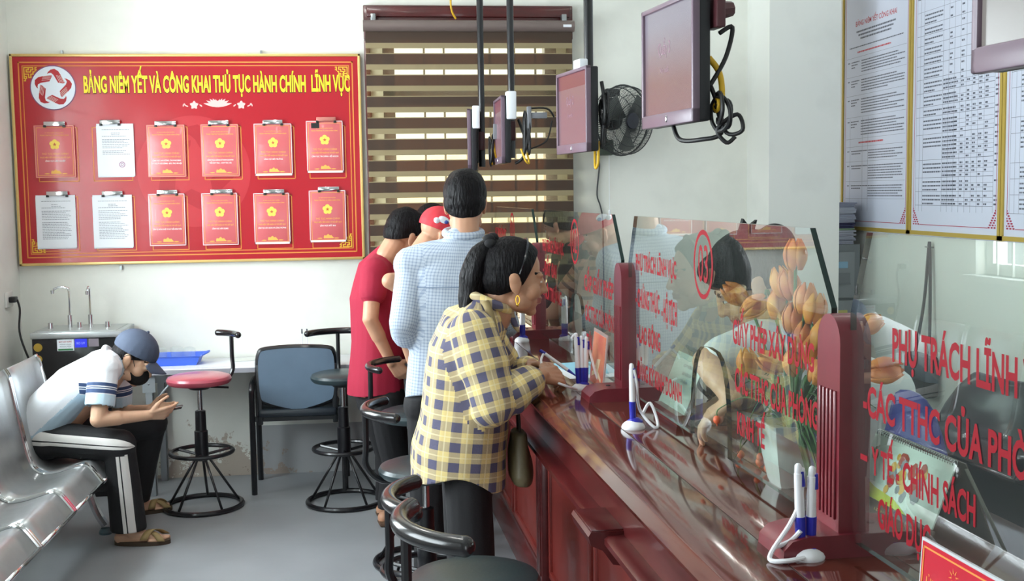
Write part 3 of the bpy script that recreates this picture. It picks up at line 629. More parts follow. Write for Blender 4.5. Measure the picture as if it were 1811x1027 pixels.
# ------------------------------------------------------------------ filing cabinet and its paper stacks
y_ = 6.72; xr = atY(1522, 500, y_).x; zt = atY(1505, 432, y_).z; cb = thing('filing_cabinet', 'grey metal filing cabinet behind the white column', 'cabinet', (xr-.46, y_, 0))
CG = mat('cabinet_grey', (128, 134, 138), .45); obj('body', MB().bx(0, .46, .012, .6, 0, zt, .004), CG, cb)
for k in range(4):
    z1 = zt-.045-k*.3; d = obj('drawer', MB().bx(.03, .42, -.004, .014, z1-.285, z1, .003), mat('cabinet_front', (146, 152, 156), .45), cb)
    obj('label_card', MB().bx(.29, .375, -.006, -.004, z1-.10, z1-.06), mat('card_blue', (150, 190, 215), .6) if k != 1 else mat('card_yellow', (215, 210, 130), .6), d, flat=True)
    obj('drawer_pull', MB().bx(.27, .39, -.006, -.003, z1-.2, z1-.13).bx(.27, .39, -.018, -.004, z1-.2, z1-.194), CG, d, flat=True)
z = zt; rr = random.Random(4)
for k, (hh, cc, nm) in enumerate(((.05, (176, 180, 196), 'grey white paper bundle, lowest on the filing cabinet'), (.035, (188, 190, 204), 'tied white paper bundle, second up on the filing cabinet'), (.012, (150, 180, 150), 'thin green folder in the stack on the filing cabinet'), (.035, (58, 58, 92), 'dark blue folder in the stack on the filing cabinet'), (.05, (170, 174, 190), 'pale paper bundle above the dark blue folder'), (.045, (190, 194, 206), 'tied paper bundle near the top of the cabinet stack'), (.03, (160, 164, 182), 'topmost flat paper bundle on the filing cabinet'))):
    b = MB(); n = max(2, int(hh/.009)); cx_ = xr-.22
    for i in range(n): b.box((0, .18+rr.uniform(-.006, .006), (i+.5)*hh/n), (.40+rr.uniform(-.02, .03), .30, hh/n*.9), rotm('Z', rr.uniform(-.04, .04)))
    tag(obj('paper_bundle', b, mat('bundle_%d' % k, cc, .7), None, (cx_, y_+.02, z), flat=True), nm, 'paper', 'papers on the filing cabinet'); z += hh
b = MB().ell((0, 0, .03), (.12, .1, .03)).tube([(-.1, 0, .03), (0, -.05, .07), (.1, 0, .03)], .006, smooth=4); tag(obj('dark_pouch', b, BLK, None, (xr-.24, y_+.15, z)), 'small dark pouch on top of the cabinet paper stack', 'pouch')

# hanging bag on the right wall
q = atX(1645, 436, XR-.02); z1 = atX(1650, 640, XR-.05).z; z0 = atX(1650, 676, XR-.05).z; hb = thing('shoulder_bag', 'dark shoulder bag hanging by its strap on the right wall', 'bag', (XR, q.y, q.z))
dz = z1-q.z; ez = z0-q.z
obj('bag_body', MB().box((-.06, 0, (dz+ez)/2-.03), (.09, .26, dz-ez+.12), None, .025), mat('bag_black', (38, 42, 48), .5, bump=.2, bscale=40), hb)
b = MB().tube([(-.05, .10, dz), (-.03, .04, dz*.5), (-.025, .006, -.01), (-.025, -.006, -.01), (-.03, -.03, dz*.5), (-.05, -.07, dz)], .009, 8, smooth=5); obj('strap', b, mat('strap_grey', (62, 64, 70), .6), hb)
obj('wall_nail', MB().cyl((0, 0, -.005), (-.05, 0, 0), .004, seg=6), STEEL, hb)

# wall socket with plug
q = atX(14, 530, XL); so_ = thing('wall_socket', 'white wall socket with a black plug on the left wall', 'socket', (XL, q.y, q.z))
obj('plate', MB().bx(0, .012, -.06, .06, -.04, .045, .003), mat('socket_white', (222, 224, 220), .4), so_); obj('plug', MB().bx(.012, .05, -.03, .02, -.015, .018, .006), BLK, so_)

# ------------------------------------------------------------------ the counter
ZT = 1.05; ZL = .87; T0, T1_ = .15, 6.5
POSTW = mat('post_crimson_wood', (122, 36, 48), .32, var=.25, vscale=5, stretch=(3, 3, 1), coat=.25)
CW = mat('counter_red_wood', (96, 32, 33), .28, var=.35, vscale=4, stretch=(6, 1, 6), coat=.35)
CT_ = mat('counter_top_varnish', (104, 52, 40), .12, var=.35, vscale=3, vcol=(78, 32, 26), stretch=(5, .8, 1), coat=.6)
CPN = mat('counter_panel_wood', (128, 46, 40), .35, var=.25, vscale=4, stretch=(3, 3, 1), coat=.2)
SEAM = mat('plank_seam', (48, 22, 18), .5)
ct = thing('service_counter', 'long dark red varnished wooden counter with moulded front running to the back window', 'counter', CT(0, 0, 0), RZ)
b = MB()
for s0, s1 in ((.603, .7355), (.7375, .93), (.932, 1.24)): b.bx(s0, s1, T0, T1_, ZT-.03, ZT, .002)
b.prism([(.59, ZT-.03), (.598, ZT-.012), (.603, ZT-.002), (.612, ZT-.003), (.612, ZT-.05), (.60, ZT-.048)], T0, T1_)
obj('counter_top', b, CT_, ct)
b = MB(); b.bx(.735, .738, T0, T1_, ZT-.02, ZT-.0008).bx(.93, .932, T0, T1_, ZT-.02, ZT-.0008); obj('plank_seam', b, SEAM, ct, flat=True)
b = MB().prism([(.60, ZT-.048), (.605, ZT-.05), (.625, ZT-.075), (.652, ZT-.08), (.652, ZL), (.70, ZL), (.70, ZT-.04)], T0, T1_); obj('fascia_moulding', b, CW, ct)

b = MB().prism([(.66, ZL), (.612, ZL), (.604, ZL-.006), (.604, ZL-.02), (.625, ZL-.03), (.632, ZL-.045), (.68, ZL-.06), (.74, ZL-.07), (.86, ZL-.07), (.86, ZL)], T0, T1_); obj('ledge', b, CW, ct)
b = MB().bx(.80, 1.20, T0, T1_, .10, ZL-.06).bx(.70, 1.22, T0, T1_, ZL-.03, ZT-.03); obj('body', b, CPN, ct, flat=True)
PT = [1.0, 2.67, 4.33, 6.0]
for t in PT:
    b = MB().bx(.755, .81, t-.055, t+.055, .1, ZL-.05, .003)
    for k in (-1, 0, 1): b.bx(.750, .757, t+k*.03-.009, t+k*.03+.009, .18, ZL-.16, .003)
    b.prism([(.755, ZL-.22), (.72, ZL-.17), (.715, ZL-.12), (.69, ZL-.1), (.67, ZL-.07), (.80, ZL-.05), (.80, ZL-.22)], t-.06, t+.06); obj('pilaster', b, CW, ct)
    b = MB().prism([(.572, ZL+.010), (.566, ZL+.0), (.572, ZL-.022), (.60, ZL-.035), (.625, ZL-.07), (.70, ZL-.085), (.70, ZL+.010)], t-.10, t+.10).bx(.574, .655, t-.094, t+.094, ZL+.009, ZL+.014, .002); obj('pilaster_cap', b, CW, ct)
for i in range(len(PT)-1):
    a, e = PT[i]+.06, PT[i+1]-.06
    for a2, e2 in ((a, (a+e)/2-.02), ((a+e)/2+.02, e)):
        b = MB().bx(.790, .802, a2+.03, e2-.03, .21, ZL-.13, .004)
        for r in ((a2+.01, e2-.01, .185, .215), (a2+.01, e2-.01, ZL-.14, ZL-.11), (a2+.01, a2+.035, .19, ZL-.12), (e2-.035, e2-.01, .19, ZL-.12)): b.bx(.778, .805, r[0], r[1], r[2], r[3], .005)
        obj('front_panel', b, CPN, ct)
b = MB().prism([(.81, .0), (.775, .0), (.775, .07), (.782, .085), (.782, .10), (.795, .12), (.795, .14), (.81, .15)], T0, T1_); obj('plinth', b, CW, ct)

# glass screens on turned posts
SG = .865
GL = glass_mat('screen_glass', (.90, .95, .925), 1.52, haze=.015, refl=1.8); GE = mat('glass_edge', (24, 46, 42), .12); GRED = mat('red_vinyl_lettering', (142, 9, 28), .6, spec=.2)
def post(t, label):
    p = thing('glass_post', label, 'post', CT(0, t, ZT), RZ, 'wooden posts holding the glass')
    ph = .415; b = MB(); s0, s1, hw = SG-.028, SG+.028, .046
    arch = [(-hw, 0), (hw, 0), (hw, ph-.05)]+[(hw*math.cos(a), ph-.05+.05*math.sin(a)) for a in [PI*k/12 for k in range(1, 12)]]+[(-hw, ph-.05)]
    fr = Matrix(((0, 1, 0, 0), (1, 0, 0, 0), (0, 0, 1, 0), (0, 0, 0, 1)))
    b.prism(arch, s0, s1, fr)
    for k in range(-2, 3): b.bx(s0-.004, s0+.002, k*.015-.0045, k*.015+.0045, .06, ph-.13+.0*abs(k), .002)
    obj('upright', b, POSTW, p)
    b = MB(); q = [(SG+.11, 0), (SG+.11, .04), (SG-.085, .04), (SG-.115, .033), (SG-.13, .018), (SG-.132, 0)]
    b.prism(q, -.058, .058); obj('foot', b, POSTW, p)
    b = MB().cyl((SG-.06, 0, .039), (SG-.06, 0, .042), .007, seg=10); obj('screw', b, BLK, p); return p
post(1.855, 'nearest wooden glass post, beside the tulip vase')
post(3.36, 'wooden glass post beside the small red framed sign')
post(4.87, 'wooden glass post behind the face of the woman in plaid')
post(6.32, 'farthest wooden glass post by the back window, behind the customers')
def pane(label, t0, t1, c0, c1, arch, lines, z0=1.075, ztop=1.608, lean=0):
    """t0 near end, t1 far end; c0/c1 the top corners; arch = (near, far, top z) opening"""
    g = thing('glass_screen', label, 'glass screen', CT(0, 0, 0), RZ, 'glass screens on the counter')
    zs = 1.47; P = [(t0, z0), (arch[0], z0)] if arch else [(t0, z0)]
    if arch:
        a0, a1, az = arch; m, hw = (a0+a1)/2, (a1-a0)/2
        P += [(m-hw*math.cos(a)**.6*1.0 if math.cos(a) > 0 else m+hw*abs(math.cos(a))**.6, z0+(az-z0)*math.sin(a)**.8) for a in [PI*k/14 for k in range(1, 14)]]+[(a1, z0)]
    P += [(t1, z0), (t1, zs), (c1, ztop), (c0, ztop), (t0, zs)]
    bm = bmesh.new(); th = .0055
    fa = [bm.verts.new((SG-th, t, z)) for t, z in P]; fb = [bm.verts.new((SG+th, t, z)) for t, z in P]; n = len(P)
    f1 = bm.faces.new(fa); f2 = bm.faces.new(fb[::-1])
    for i in range(n):
        f = bm.faces.new((fa[i], fa[(i+1) % n], fb[(i+1) % n], fb[i])); f.material_index = 1
    bmesh.ops.triangulate(bm, faces=[f1, f2]); me = MB(); me.bm.free(); me.bm = bm
    obj('pane', me, [GL, GE], g, flat=True)
    fr = FR((SG-.0062, 0, 0), (0, -1, 0), (0, 0, 1))      # reading direction: towards the camera
    for (txt, ta, tb, zb_, zt_) in lines:
        b = MB(); b.text(txt, fr, (zt_-zb_)*1.14, abs(ta-tb), .030, .0004, 'LEFT', -ta, zb_-.002); obj('red_lettering', b, GRED, g, flat=True)
    if lean: g.location = CT(0, 0, 0)+CD*(SG-SG*math.cos(rad(lean)))+CD*(-1.3*math.sin(rad(lean)))+V((0, 0, SG*math.sin(rad(lean)))); g.rotation_euler = (0, rad(lean), RZ)
    return g, fr
def number(g, fr, t, z, txt, rx=.072, rz=.083):
    b = MB(); seg = 40; rs = [[fr @ V((-t+q*rx*math.cos(2*PI*k/seg), -.0004, z+q*rz*math.sin(2*PI*k/seg))) for k in range(seg)] for q in (.86, 1)]; b.rings(rs, False); obj('number_ring', b, GRED, g, flat=True)
    b = MB(); b.text(txt, fr, rz*1.05, rx*1.0, .004, .0004, 'CENTER', -t, z-rz*.5); obj('number_lettering', b, GRED, g, flat=True)
g, fr = pane('glass screen numbered 03 between the middle and nearest posts', 1.895, 3.315, 1.99, 3.245, (2.435, 2.71, 1.31), [
    ('PHỤ TRÁCH LĨNH VỰC', 3.225, 2.825, 1.456, 1.494), ('- CHỨNG THỰC', 3.23, 2.98, 1.350, 1.393), ('- HỘ TỊCH', 2.96, 2.82, 1.335, 1.385), ('- LAO ĐỘNG', 3.215, 2.975, 1.247, 1.288), ('ĐĂNG KÝ KINH DOANH', 3.215, 2.78, 1.14, 1.18),
    ('GIẤY PHÉP XÂY DỰNG', 2.40, 1.965, 1.347, 1.39), ('CÁC TTHC CỦA PHÒNG', 2.385, 1.945, 1.243, 1.285), ('KINH TẾ', 2.37, 2.205, 1.15, 1.19)])
number(g, fr, 2.607, 1.504, '03')
g, fr = pane('glass screen between the two middle posts, reflecting the man in the checked shirt', 3.405, 4.825, 3.52, 4.74, (3.965, 4.21, 1.31), [
    ('PHỤ TRÁCH LĨNH VỰC', 4.75, 4.30, 1.44, 1.48), ('- ĐẤT ĐAI', 4.75, 4.45, 1.34, 1.385), ('- MÔI TRƯỜNG', 4.75, 4.35, 1.24, 1.285), ('CẤP GIẤY PHÉP', 3.93, 3.50, 1.34, 1.385), ('CÁC TTHC CỦA PHÒNG', 3.92, 3.48, 1.235, 1.28), ('TÀI NGUYÊN', 3.90, 3.56, 1.14, 1.18)])
number(g, fr, 4.09, 1.50, '02')
g, fr = pane('nearest glass screen with large red lettering, right edge of the view', .45, 1.815, .58, 1.755, (.98, 1.25, 1.31), [
    ('PHỤ TRÁCH LĨNH VỰC', 1.665, 1.235, 1.412, 1.455), ('-CÁC TTHC CỦA PHÒNG', 1.765, 1.235, 1.308, 1.35), ('Y TẾ - CHÍNH SÁCH', 1.735, 1.425, 1.215, 1.252), ('- ', 1.775, 1.75, 1.22, 1.258), ('GIÁO DỤC', 1.712, 1.545, 1.132, 1.172)], lean=-.64)
g, fr = pane('farthest glass screen, seen over the head of the woman in plaid', 4.915, 6.28, 5.03, 6.2, (5.47, 5.72, 1.31), [('PHỤ TRÁCH LĨNH VỰC', 6.2, 5.8, 1.45, 1.49), ('- TƯ PHÁP', 6.2, 5.9, 1.35, 1.39), ('HỘ TỊCH', 5.4, 5.1, 1.35, 1.39)])
number(g, fr, 5.595, 1.50, '01')

# ------------------------------------------------------------------ things on the counter
WPL = mat('white_plastic', (238, 240, 244), .3); BLU = mat('blue_plastic', (40, 44, 170), .3)
def pen_parts(t, pens, cords, seed):
    b = MB().lathe([(0, 0), (.031, 0), (.032, .004), (.029, .011), (.021, .018), (.011, .022), (0, .023)], seg=24); obj('base', b, WPL, t)
    obj('base_collar', MB().lathe([(.021, .0165), (.021, .020), (.013, .026), (.010, .028), (0, .028)], (.006, .004, 0), seg=20), BLU, t)
    for (x, y, dx, dy, L) in pens:
        d = V((dx, dy, 1)).normalized(); p = V((x, y, .022)); b = MB().cyl(p, p+d*.05, .0085, .0095, 12); pn = obj('pen', b, BLU, t)
        b = MB().cyl(p+d*.048, p+d*L, .0085, .0075, 12).cap(p+d*L, p+d*(L+.012), .0075, .006, 10); obj('pen_barrel', b, WPL, pn)
        obj('pen_tip_cap', MB().cyl(p+d*(L-.022)+V((.004, 0, 0)), p+d*(L+.004)+V((.004, 0, 0)), .0075, .0065, 10), BLU, pn)
    if cords:
        b = MB()
        for pts in cords: b.tube(pts, .0042, 8, smooth=7)
        obj('spiral_cord', b, WPL, t)
def pen_stand(label, loc, pens, cords, seed=0):
    t = thing('pen_stand', label, 'pen stand', loc, RZ, 'white and blue pens on stands'); pen_parts(t, pens, cords, seed); return t
p = atZ(1120, 757, ZT); pen_stand('upright white and blue pen on a round stand left of the acrylic sign holder', tuple(p), [(0, .004, -.02, 0, .135)],
    [[(.002, 0, .158), (.010, .0, .12), (.02, .01, .05), (.05, -.02, .006), (.065, -.01, .012), (.055, .03, .06), (.03, .02, .03)]])
p = atZ(1028, 689, ZT); pen_stand('cluster of white and blue pens on a stand by the hands of the writing woman', tuple(p), [(-.008, 0, -.05, 0, .145), (.004, 0, -.01, .02, .135), (.014, 0, .03, 0, .13)],
    [[(-.012, 0, .165), (-.022, 0, .176), (-.03, 0, .166)], [(.02, 0, .15), (.022, .02, .165), (.03, 0, .12), (.05, -.01, .04), (.075, .01, .005), (.03, .03, .004)]])
p = atZ(1426, 985, ZT); pen_stand('white and blue pen pair leaning upright before the nearest post', tuple(p), [(-.010, 0, -.04, .01, .125), (.008, 0, 0, -.02, .12)],
    [[(-.013, .0, .148), (-.008, 0, .152), (-.012, .0, .1), (-.03, .0, .06), (-.07, -.01, .008), (-.05, -.03, .006), (.0, -.02, .008)], [(-.06, 0, .02), (-.03, 0, .03), (-.015, -.01, .05)]])
p = atZ(923, 604, ZT); pen_stand('white and blue pen on a stand beyond the chin of the woman in plaid', tuple(p), [(0, 0, 0, 0, .15), (.008, .01, .01, 0, .145)], None)
# papers
def paper(name, label, loc, w, d, rz, col=(232, 236, 242), n=1, cat='paper', group=None, h=.0008):
    b = MB(); rr = random.Random(hash(label) % 999)
    for i in range(n): b.box((rr.uniform(-.006, .006) if i else 0, rr.uniform(-.006, .006) if i else 0, h*(i+.5)), (w, d, h), rotm('Z', rr.uniform(-.05, .05) if i else 0))
    o = obj(name, b, mat('paper_%s' % (str(col)), col, .6), None, tuple(loc), flat=True); o.rotation_euler = (0, 0, rz); return tag(o, label, cat, group)
paper('paper_form', 'pale blue form on the counter beside the writing woman', atZ(1040, 650, ZT+.001), .20, .28, RZ+.15, (150, 205, 225), 1)
paper('paper_form', 'white sheet under the pale blue form on the counter', atZ(1055, 655, ZT), .27, .30, RZ+.05, n=1)
paper('paper_stack', 'white papers on the counter near the far pen stand', atZ(890, 590, ZT), .22, .30, RZ+.3, n=6)
paper('paper_form', 'white sheet on the counter behind the far pen stand', atZ(955, 592, ZT), .2, .28, RZ-.2)
# small red framed sign
q = CT(.812, 3.545, ZT); sg = thing('table_sign', 'small red framed sign standing in front of the middle post', 'sign', tuple(q), RZ-rad(2))
sg.scale = (1, 1.5, 1); fr = FR((-.004, 0, 0), (0, -1, .0), (0.10, 0, 1))
b = MB().prism([(-.075, 0.0), (.075, 0), (.075, .185), (-.075, .185)], 0, .004, fr); obj('acrylic_frame', b, mat('acrylic_grey', (190, 170, 165), .15), sg, flat=True)
b = MB().prism([(-.064, .012), (.064, .012), (.064, .175), (-.064, .175)], -.0015, 0, fr); obj('red_sheet', b, mat('sign_pink_red', (216, 84, 80), .4, var=.3, vscale=14, vcol=(236, 150, 110)), sg, flat=True)
b = MB().prism([(-.05, .03), (.0, .05), (.05, .028), (.05, .04), (.0, .066), (-.05, .045)], -.0022, -.0016, fr).prism([(-.02, .07), (.015, .06), (.03, .10), (-.005, .095)], -.0022, -.0016, fr); obj('sheet_print', b, mat('sign_cream', (250, 226, 190), .5), sg, flat=True)
obj('foot_plate', MB().bx(-.05, .04, -.075, .075, 0, .004, .001), mat('foot_cream', (190, 160, 140), .3), sg)
# acrylic holder behind the glass
q = CT(.95, 3.03, ZT); hd = thing('sign_holder', 'clear tent shaped acrylic sign holder with a pale sheet behind glass screen 03', 'sign holder', tuple(q), RZ)
ACR = glass_mat('acrylic', (.92, .95, .93), 1.45, haze=.08)
fr = FR((-.055, 0, 0), (0, -1, 0), (.42, 0, 1)); b = MB().prism([(-.13, .0), (.13, .0), (.13, .20), (-.13, .20)], 0, .003, fr); fr2 = FR((.115, 0, 0), (0, -1, 0), (-.42, 0, 1)); b.prism([(-.13, 0), (.13, 0), (.13, .20), (-.13, .20)], 0, .003, fr2); b.bx(-.056, .116, -.13, .13, 0, .002); obj('acrylic_tent', b, ACR, hd, flat=True)
b = MB().prism([(-.12, .015), (.12, .015), (.12, .185), (-.12, .185)], -.002, -.0005, fr); pg = obj('insert_sheet', b, mat('sheet_pale_green', (196, 214, 204), .5), hd, flat=True)
b = MB()
for k in range(3): b.text('QUẦY HƯỚNG DẪN', fr, .008, .1-.02*k, .01, .0022, 'CENTER', .02, .15-.022*k)
obj('sheet_lettering', b, INK, pg, flat=True)
nb_ = MB().prism([(-.11, 0), (.11, 0), (.11, .03), (-.11, .03)], 0, .05, FR((-.10, .0, 0), (0, -1, 0), (.0, 0, 1))); o = obj('name_bar', nb_, CW, None, tuple(CT(.99, 2.86, ZT)), RZ, flat=True); o.location = tuple(CT(.985, 3.02, ZT)); o.rotation_euler = (0, 0, RZ); tag(o, 'low dark wooden bar in front of the acrylic sign holder', 'stand')
# blue plaque
q = CT(.935, 2.10, ZT); pq = thing('desk_plaque', 'dark blue plaque standing behind glass screen 03 by the nearest post', 'plaque', tuple(q), RZ)
fr = FR((0, 0, 0), (0, -1, 0), (.12, 0, 1)); obj('plaque_board', MB().prism([(-.075, 0), (.075, 0), (.075, .175), (-.075, .175)], 0, .006, fr), mat('plaque_navy', (58, 64, 96), .3), pq, flat=True)
b = MB().prism([(-.068, .163), (.068, .163), (.068, .166), (-.068, .166)], -.0012, -.0002, fr); b.text('CÔNG CHỨC TRỰC', fr, .012, .12, .015, .0008, 'LEFT', -.06, .12); b.text('MỜI NGỒI', fr, .018, .08, .015, .0008, 'LEFT', .0, .075); b.text('VÀ PHÒNG CHỜ', fr, .012, .1, .015, .0008, 'LEFT', -.02, .045); obj('plaque_lettering', b, mat('plaque_print', (190, 196, 214), .5), pq, flat=True)
obj('plaque_rest', MB().bx(.0, .03, -.06, .06, 0, .006), BLK, pq, flat=True)
# desk calendar behind the nearest glass
q = CT(1.045, 1.955, ZT+.0); cal = thing('desk_calendar', 'spiral bound desk calendar on a brown easel behind the nearest glass', 'calendar', tuple(q), RZ+rad(1))
cal.scale = (.8, .95, .70); lean = .34; fr = FR((-.06, 0, 0), (0, -1, 0), (lean, 0, 1)); w2 = .155
obj('easel_base', MB().prism([(-w2, 0), (w2, 0), (w2, .05), (-w2, .05)], 0, .004, fr).prism([(-w2, 0), (w2, 0), (w2, .225), (-w2, .225)], .0, .003, FR((.10, 0, 0), (0, -1, 0), (-lean, 0, 1))), mat('easel_brown', (104, 92, 84), .4), cal, flat=True)
b = MB().text('LỊCH ĐỂ BÀN', fr, .006, .10, .01, .0006, 'LEFT', -.06, .026); obj('easel_print', b, GOLD, cal, flat=True)
pg = obj('calendar_page', MB().prism([(-w2+.004, .052), (w2-.004, .052), (w2-.004, .222), (-w2+.004, .222)], -.004, -.0002, fr), mat('calendar_white', (222, 236, 226), .5), cal, flat=True)
b = MB().prism([(-w2+.004, .052), (.06, .052), (.0, .075), (-.08, .082), (-w2+.004, .10)], -.0048, -.0042, fr); obj('green_print', b, mat('calendar_lime', (196, 206, 70), .5), pg, flat=True)
b = MB().text('6', fr, .042, .028, .004, .0052, 'LEFT', -w2+.02, .15); obj('date_lettering', b, mat('date_olive', (128, 116, 70), .5), pg, flat=True)
b = MB(); rr = random.Random(5); mats_ = [mat('calendar_red', (176, 70, 50), .5), mat('calendar_gold', (222, 176, 80), .5), mat('calendar_grey', (140, 146, 150), .5)]
for k in range(26):
    x, z, r_ = rr.uniform(-.04, .07), rr.uniform(.085, .185), rr.uniform(.007, .018); b.m(k % 3).poly([fr @ V((x+r_*math.cos(a+k), -.0046-.00002*k, z+r_*1.4*math.sin(a+k))) for a in [i*2*PI/7 for i in range(7)]])
obj('picture_print', b, mats_, pg, flat=True)
b = MB()
for k in range(34): x = -w2+.012+k*(2*w2-.024)/33; b.tube([fr @ V((x, .006*math.cos(a)-.001, .224+.008*math.sin(a))) for a in [i*PI/4 for i in range(8)]], .0009, 4, closed=True)
obj('wire_spiral', b, CHROME, cal)
b = MB().cyl((.10, -.19, .0), (.03, -.155, .2), .004, seg=8); obj('easel_strut', b, mat('strut_grey', (120, 116, 108), .4), cal)
# red acrylic sign cut off at the lower right
q = CT(.775, 1.43, ZT); rs = thing('notice_stand', 'red acrylic notice with gold border cut off at the lower right corner', 'sign', tuple(q), RZ+rad(1)); fr = FR((0, 0, 0), (0, -1, 0), (.06, 0, 1))
obj('acrylic_back', MB().prism([(0, 0), (.30, 0), (.30, .152), (0, .152)], 0, .004, fr).prism([(0, 0), (.30, 0), (.30, .004), (0, .004)], 0, .07, fr), mat('acrylic_edge', (200, 205, 208), .12), rs, flat=True)
obj('red_sheet', MB().prism([(.004, .004), (.296, .004), (.296, .148), (.004, .148)], -.001, 0, fr), mat('notice_red', (196, 30, 52), .3), rs, flat=True)
b = MB()
for r_ in ((.008, .292, .140, .1425), (.008, .0105, .006, .1425)): b.prism([(r_[0], r_[2]), (r_[1], r_[2]), (r_[1], r_[3]), (r_[0], r_[3])], -.0018, -.001, fr)
b.text('ỦY BAN NHÂN DÂN', fr, .014, .20, .01, .0016, 'LEFT', .02, .088)
for a in range(8): b.poly([fr @ V((.085+.013*math.cos(a*PI/4+d)*k, -.0017, .122+.013*math.sin(a*PI/4+d)*k)) for d, k in ((0, .4), (.25, 1), (.5, .4))])
obj('gold_print', b, ORA, rs, flat=True)
paper('paper_form', 'small leaflet behind the arched opening of screen 03', CT(1.10, 3.0, ZT), .10, .12, RZ+.4, (214, 220, 226), 2)
ob_ = MB().bx(-.03, .03, -.07, .07, 0, .17, .01).tube([(-.035, .03, .16), (-.07, .0, .13), (-.075, .0, .06), (-.04, .02, .02)], .006, smooth=5); tag(obj('desk_speaker', ob_, BLK, None, tuple(CT(1.12, 3.22, ZT)), RZ), 'small black box behind the arched opening of screen 03', 'speaker')

# ------------------------------------------------------------------ vase of tulips behind screen 03
q = CT(.947, 2.285, ZT); vs = thing('tulip_vase', 'white vase of orange artificial tulips with drooping grass behind glass screen 03', 'flowers', tuple(q), RZ)
b = MB(); rs_ = []
for z, r_ in ((0, .030), (.01, .034), (.06, .042), (.11, .048), (.135, .05), (.135, .046), (.12, .042)): r_ *= 1.2; rs_.append([V((max(-r_, min(r_, 1.3*r_*math.cos(2*PI*k/24))), max(-r_, min(r_, 1.3*r_*math.sin(2*PI*k/24))), z)) for k in range(24)])
b.rings(rs_); obj('vase', b, mat('vase_white', (232, 238, 236), .25), vs)
TUL = [mat('tulip_orange', (236, 150, 60), .5, var=.25, vscale=30, vcol=(214, 104, 62), sss=.05), mat('tulip_yellow_orange', (240, 168, 50), .5, var=.2, vscale=30, vcol=(226, 120, 50), sss=.05)]
GRN = mat('stem_green', (74, 116, 62), .5); LEAF = mat('grass_leaf_green', (72, 112, 56), .5, var=.3, vscale=12); BER = mat('berry_orange', (214, 100, 62), .5)
def tulip(c, d, L=.062, r_=.024, k=0):
    d = V(d).normalized(); a = d.orthogonal().normalized(); e = d.cross(a); R = Matrix((a, e, d)).transposed(); b = MB()
    for i in range(6):
        ph = i*PI/3+k; out = .0 if i % 2 else .002; g = []
        for u in range(7):
            t = u/6; rr_ = (r_+out)*(math.sin(PI*min(1, .18+t*.62))**.8)*(1-.28*max(0, t-.6)/.4); ww = .62*math.sin(PI*min(.97, .12+t*.85))**.6
            g.append([V(c)+R @ V((rr_*math.cos(ph+ww*v), rr_*math.sin(ph+ww*v), (t-.45)*L)) for v in (-1, -.5, 0, .5, 1)])
        b.sheet(g)
    f = obj('tulip_flower', b, TUL[k % 2], vs); sol = f.modifiers.new('thick', 'SOLIDIFY'); sol.thickness = .0012
    return V(c)-d*L*.45
fl_px = [(1407, 452, 2.24, (0, 0, 1)), (1382, 500, 2.31, (-.3, 0, 1)), (1397, 505, 2.27, (-.25, 0, 1)), (1376, 540, 2.33, (0, 0, 1)), (1425, 530, 2.20, (.1, 0, 1)), (1441, 548, 2.18, (.15, 0, 1)), (1404, 565, 2.25, (0, 0, 1)), (1300, 520, 2.58, (-1, .2, .75)), (1335, 540, 2.46, (-.8, 0, -.5)), (1455, 595, 2.12, (.2, 0, 1)), (1422, 598, 2.20, (.1, 0, .9)), (1322, 642, 2.50, (-.15, 0, 1)), (1366, 640, 2.36, (-.9, .1, .45)), (1405, 640, 2.25, (-.1, -.3, .6)), (1452, 655, 2.13, (.3, -.2, .8)), (1537, 573, 2.02, (.9, -.3, .35)), (1562, 655, 1.96, (1, -.25, .1)), (1440, 620, 2.16, (.2, 0, 1))]
for i, (x, y, t, d) in enumerate(fl_px):
    p = ray(x, y); k = t/p.dot(CL); P = O+p*k; loc = V(((P-q).dot(CD), (P-q).dot(CL), P.z-q.z))
    dd = V(d); sz = 1.12 if i not in (15,) else .85
    e = tulip(loc, dd, .058*sz, .0215*sz, i)
    m_ = e*.5+V((0, 0, -.02))-dd.normalized()*.04; b = MB().tube([(0, 0, .11), (e.x*.2, e.y*.2, .16), m_ if m_.z > .14 else (e.x*.6, e.y*.6, max(.18, e.z*.8)), e-dd.normalized()*.012, e], .0035, 7, smooth=5); obj('tulip_stem', b, GRN, vs)
rr = random.Random(11); b = MB()
for i in range(175):
    a = rr.uniform(0, 2*PI); L = rr.uniform(.12, .24); hgt = rr.uniform(-.05, .16); w_ = rr.uniform(.003, .0085); dr = V((math.cos(a)*.6, math.sin(a), 0)); dr.x = dr.x if .947+dr.x*(.02+L) > .885 else abs(dr.x); p0 = V((dr.x*.02, dr.y*.02, .12)); p1 = p0+dr*L*.5+V((0, 0, .04+hgt*.6)); p2 = p0+dr*L+V((0, 0, hgt-.07*(L/.2)))
    sd = V((-dr.y, dr.x, 0)).normalized(); g = []
    for u in range(7):
        t = u/6; c = (1-t)**2*p0+2*t*(1-t)*p1+t*t*p2; ww = w_*math.sin(PI*(.1+.88*t)); g.append([c-sd*ww, c+V((0, 0, .002)), c+sd*ww])
    b.sheet(g)
f = obj('grass_leaves', b, LEAF, vs); f['kind'] = 'stuff'
b = MB()
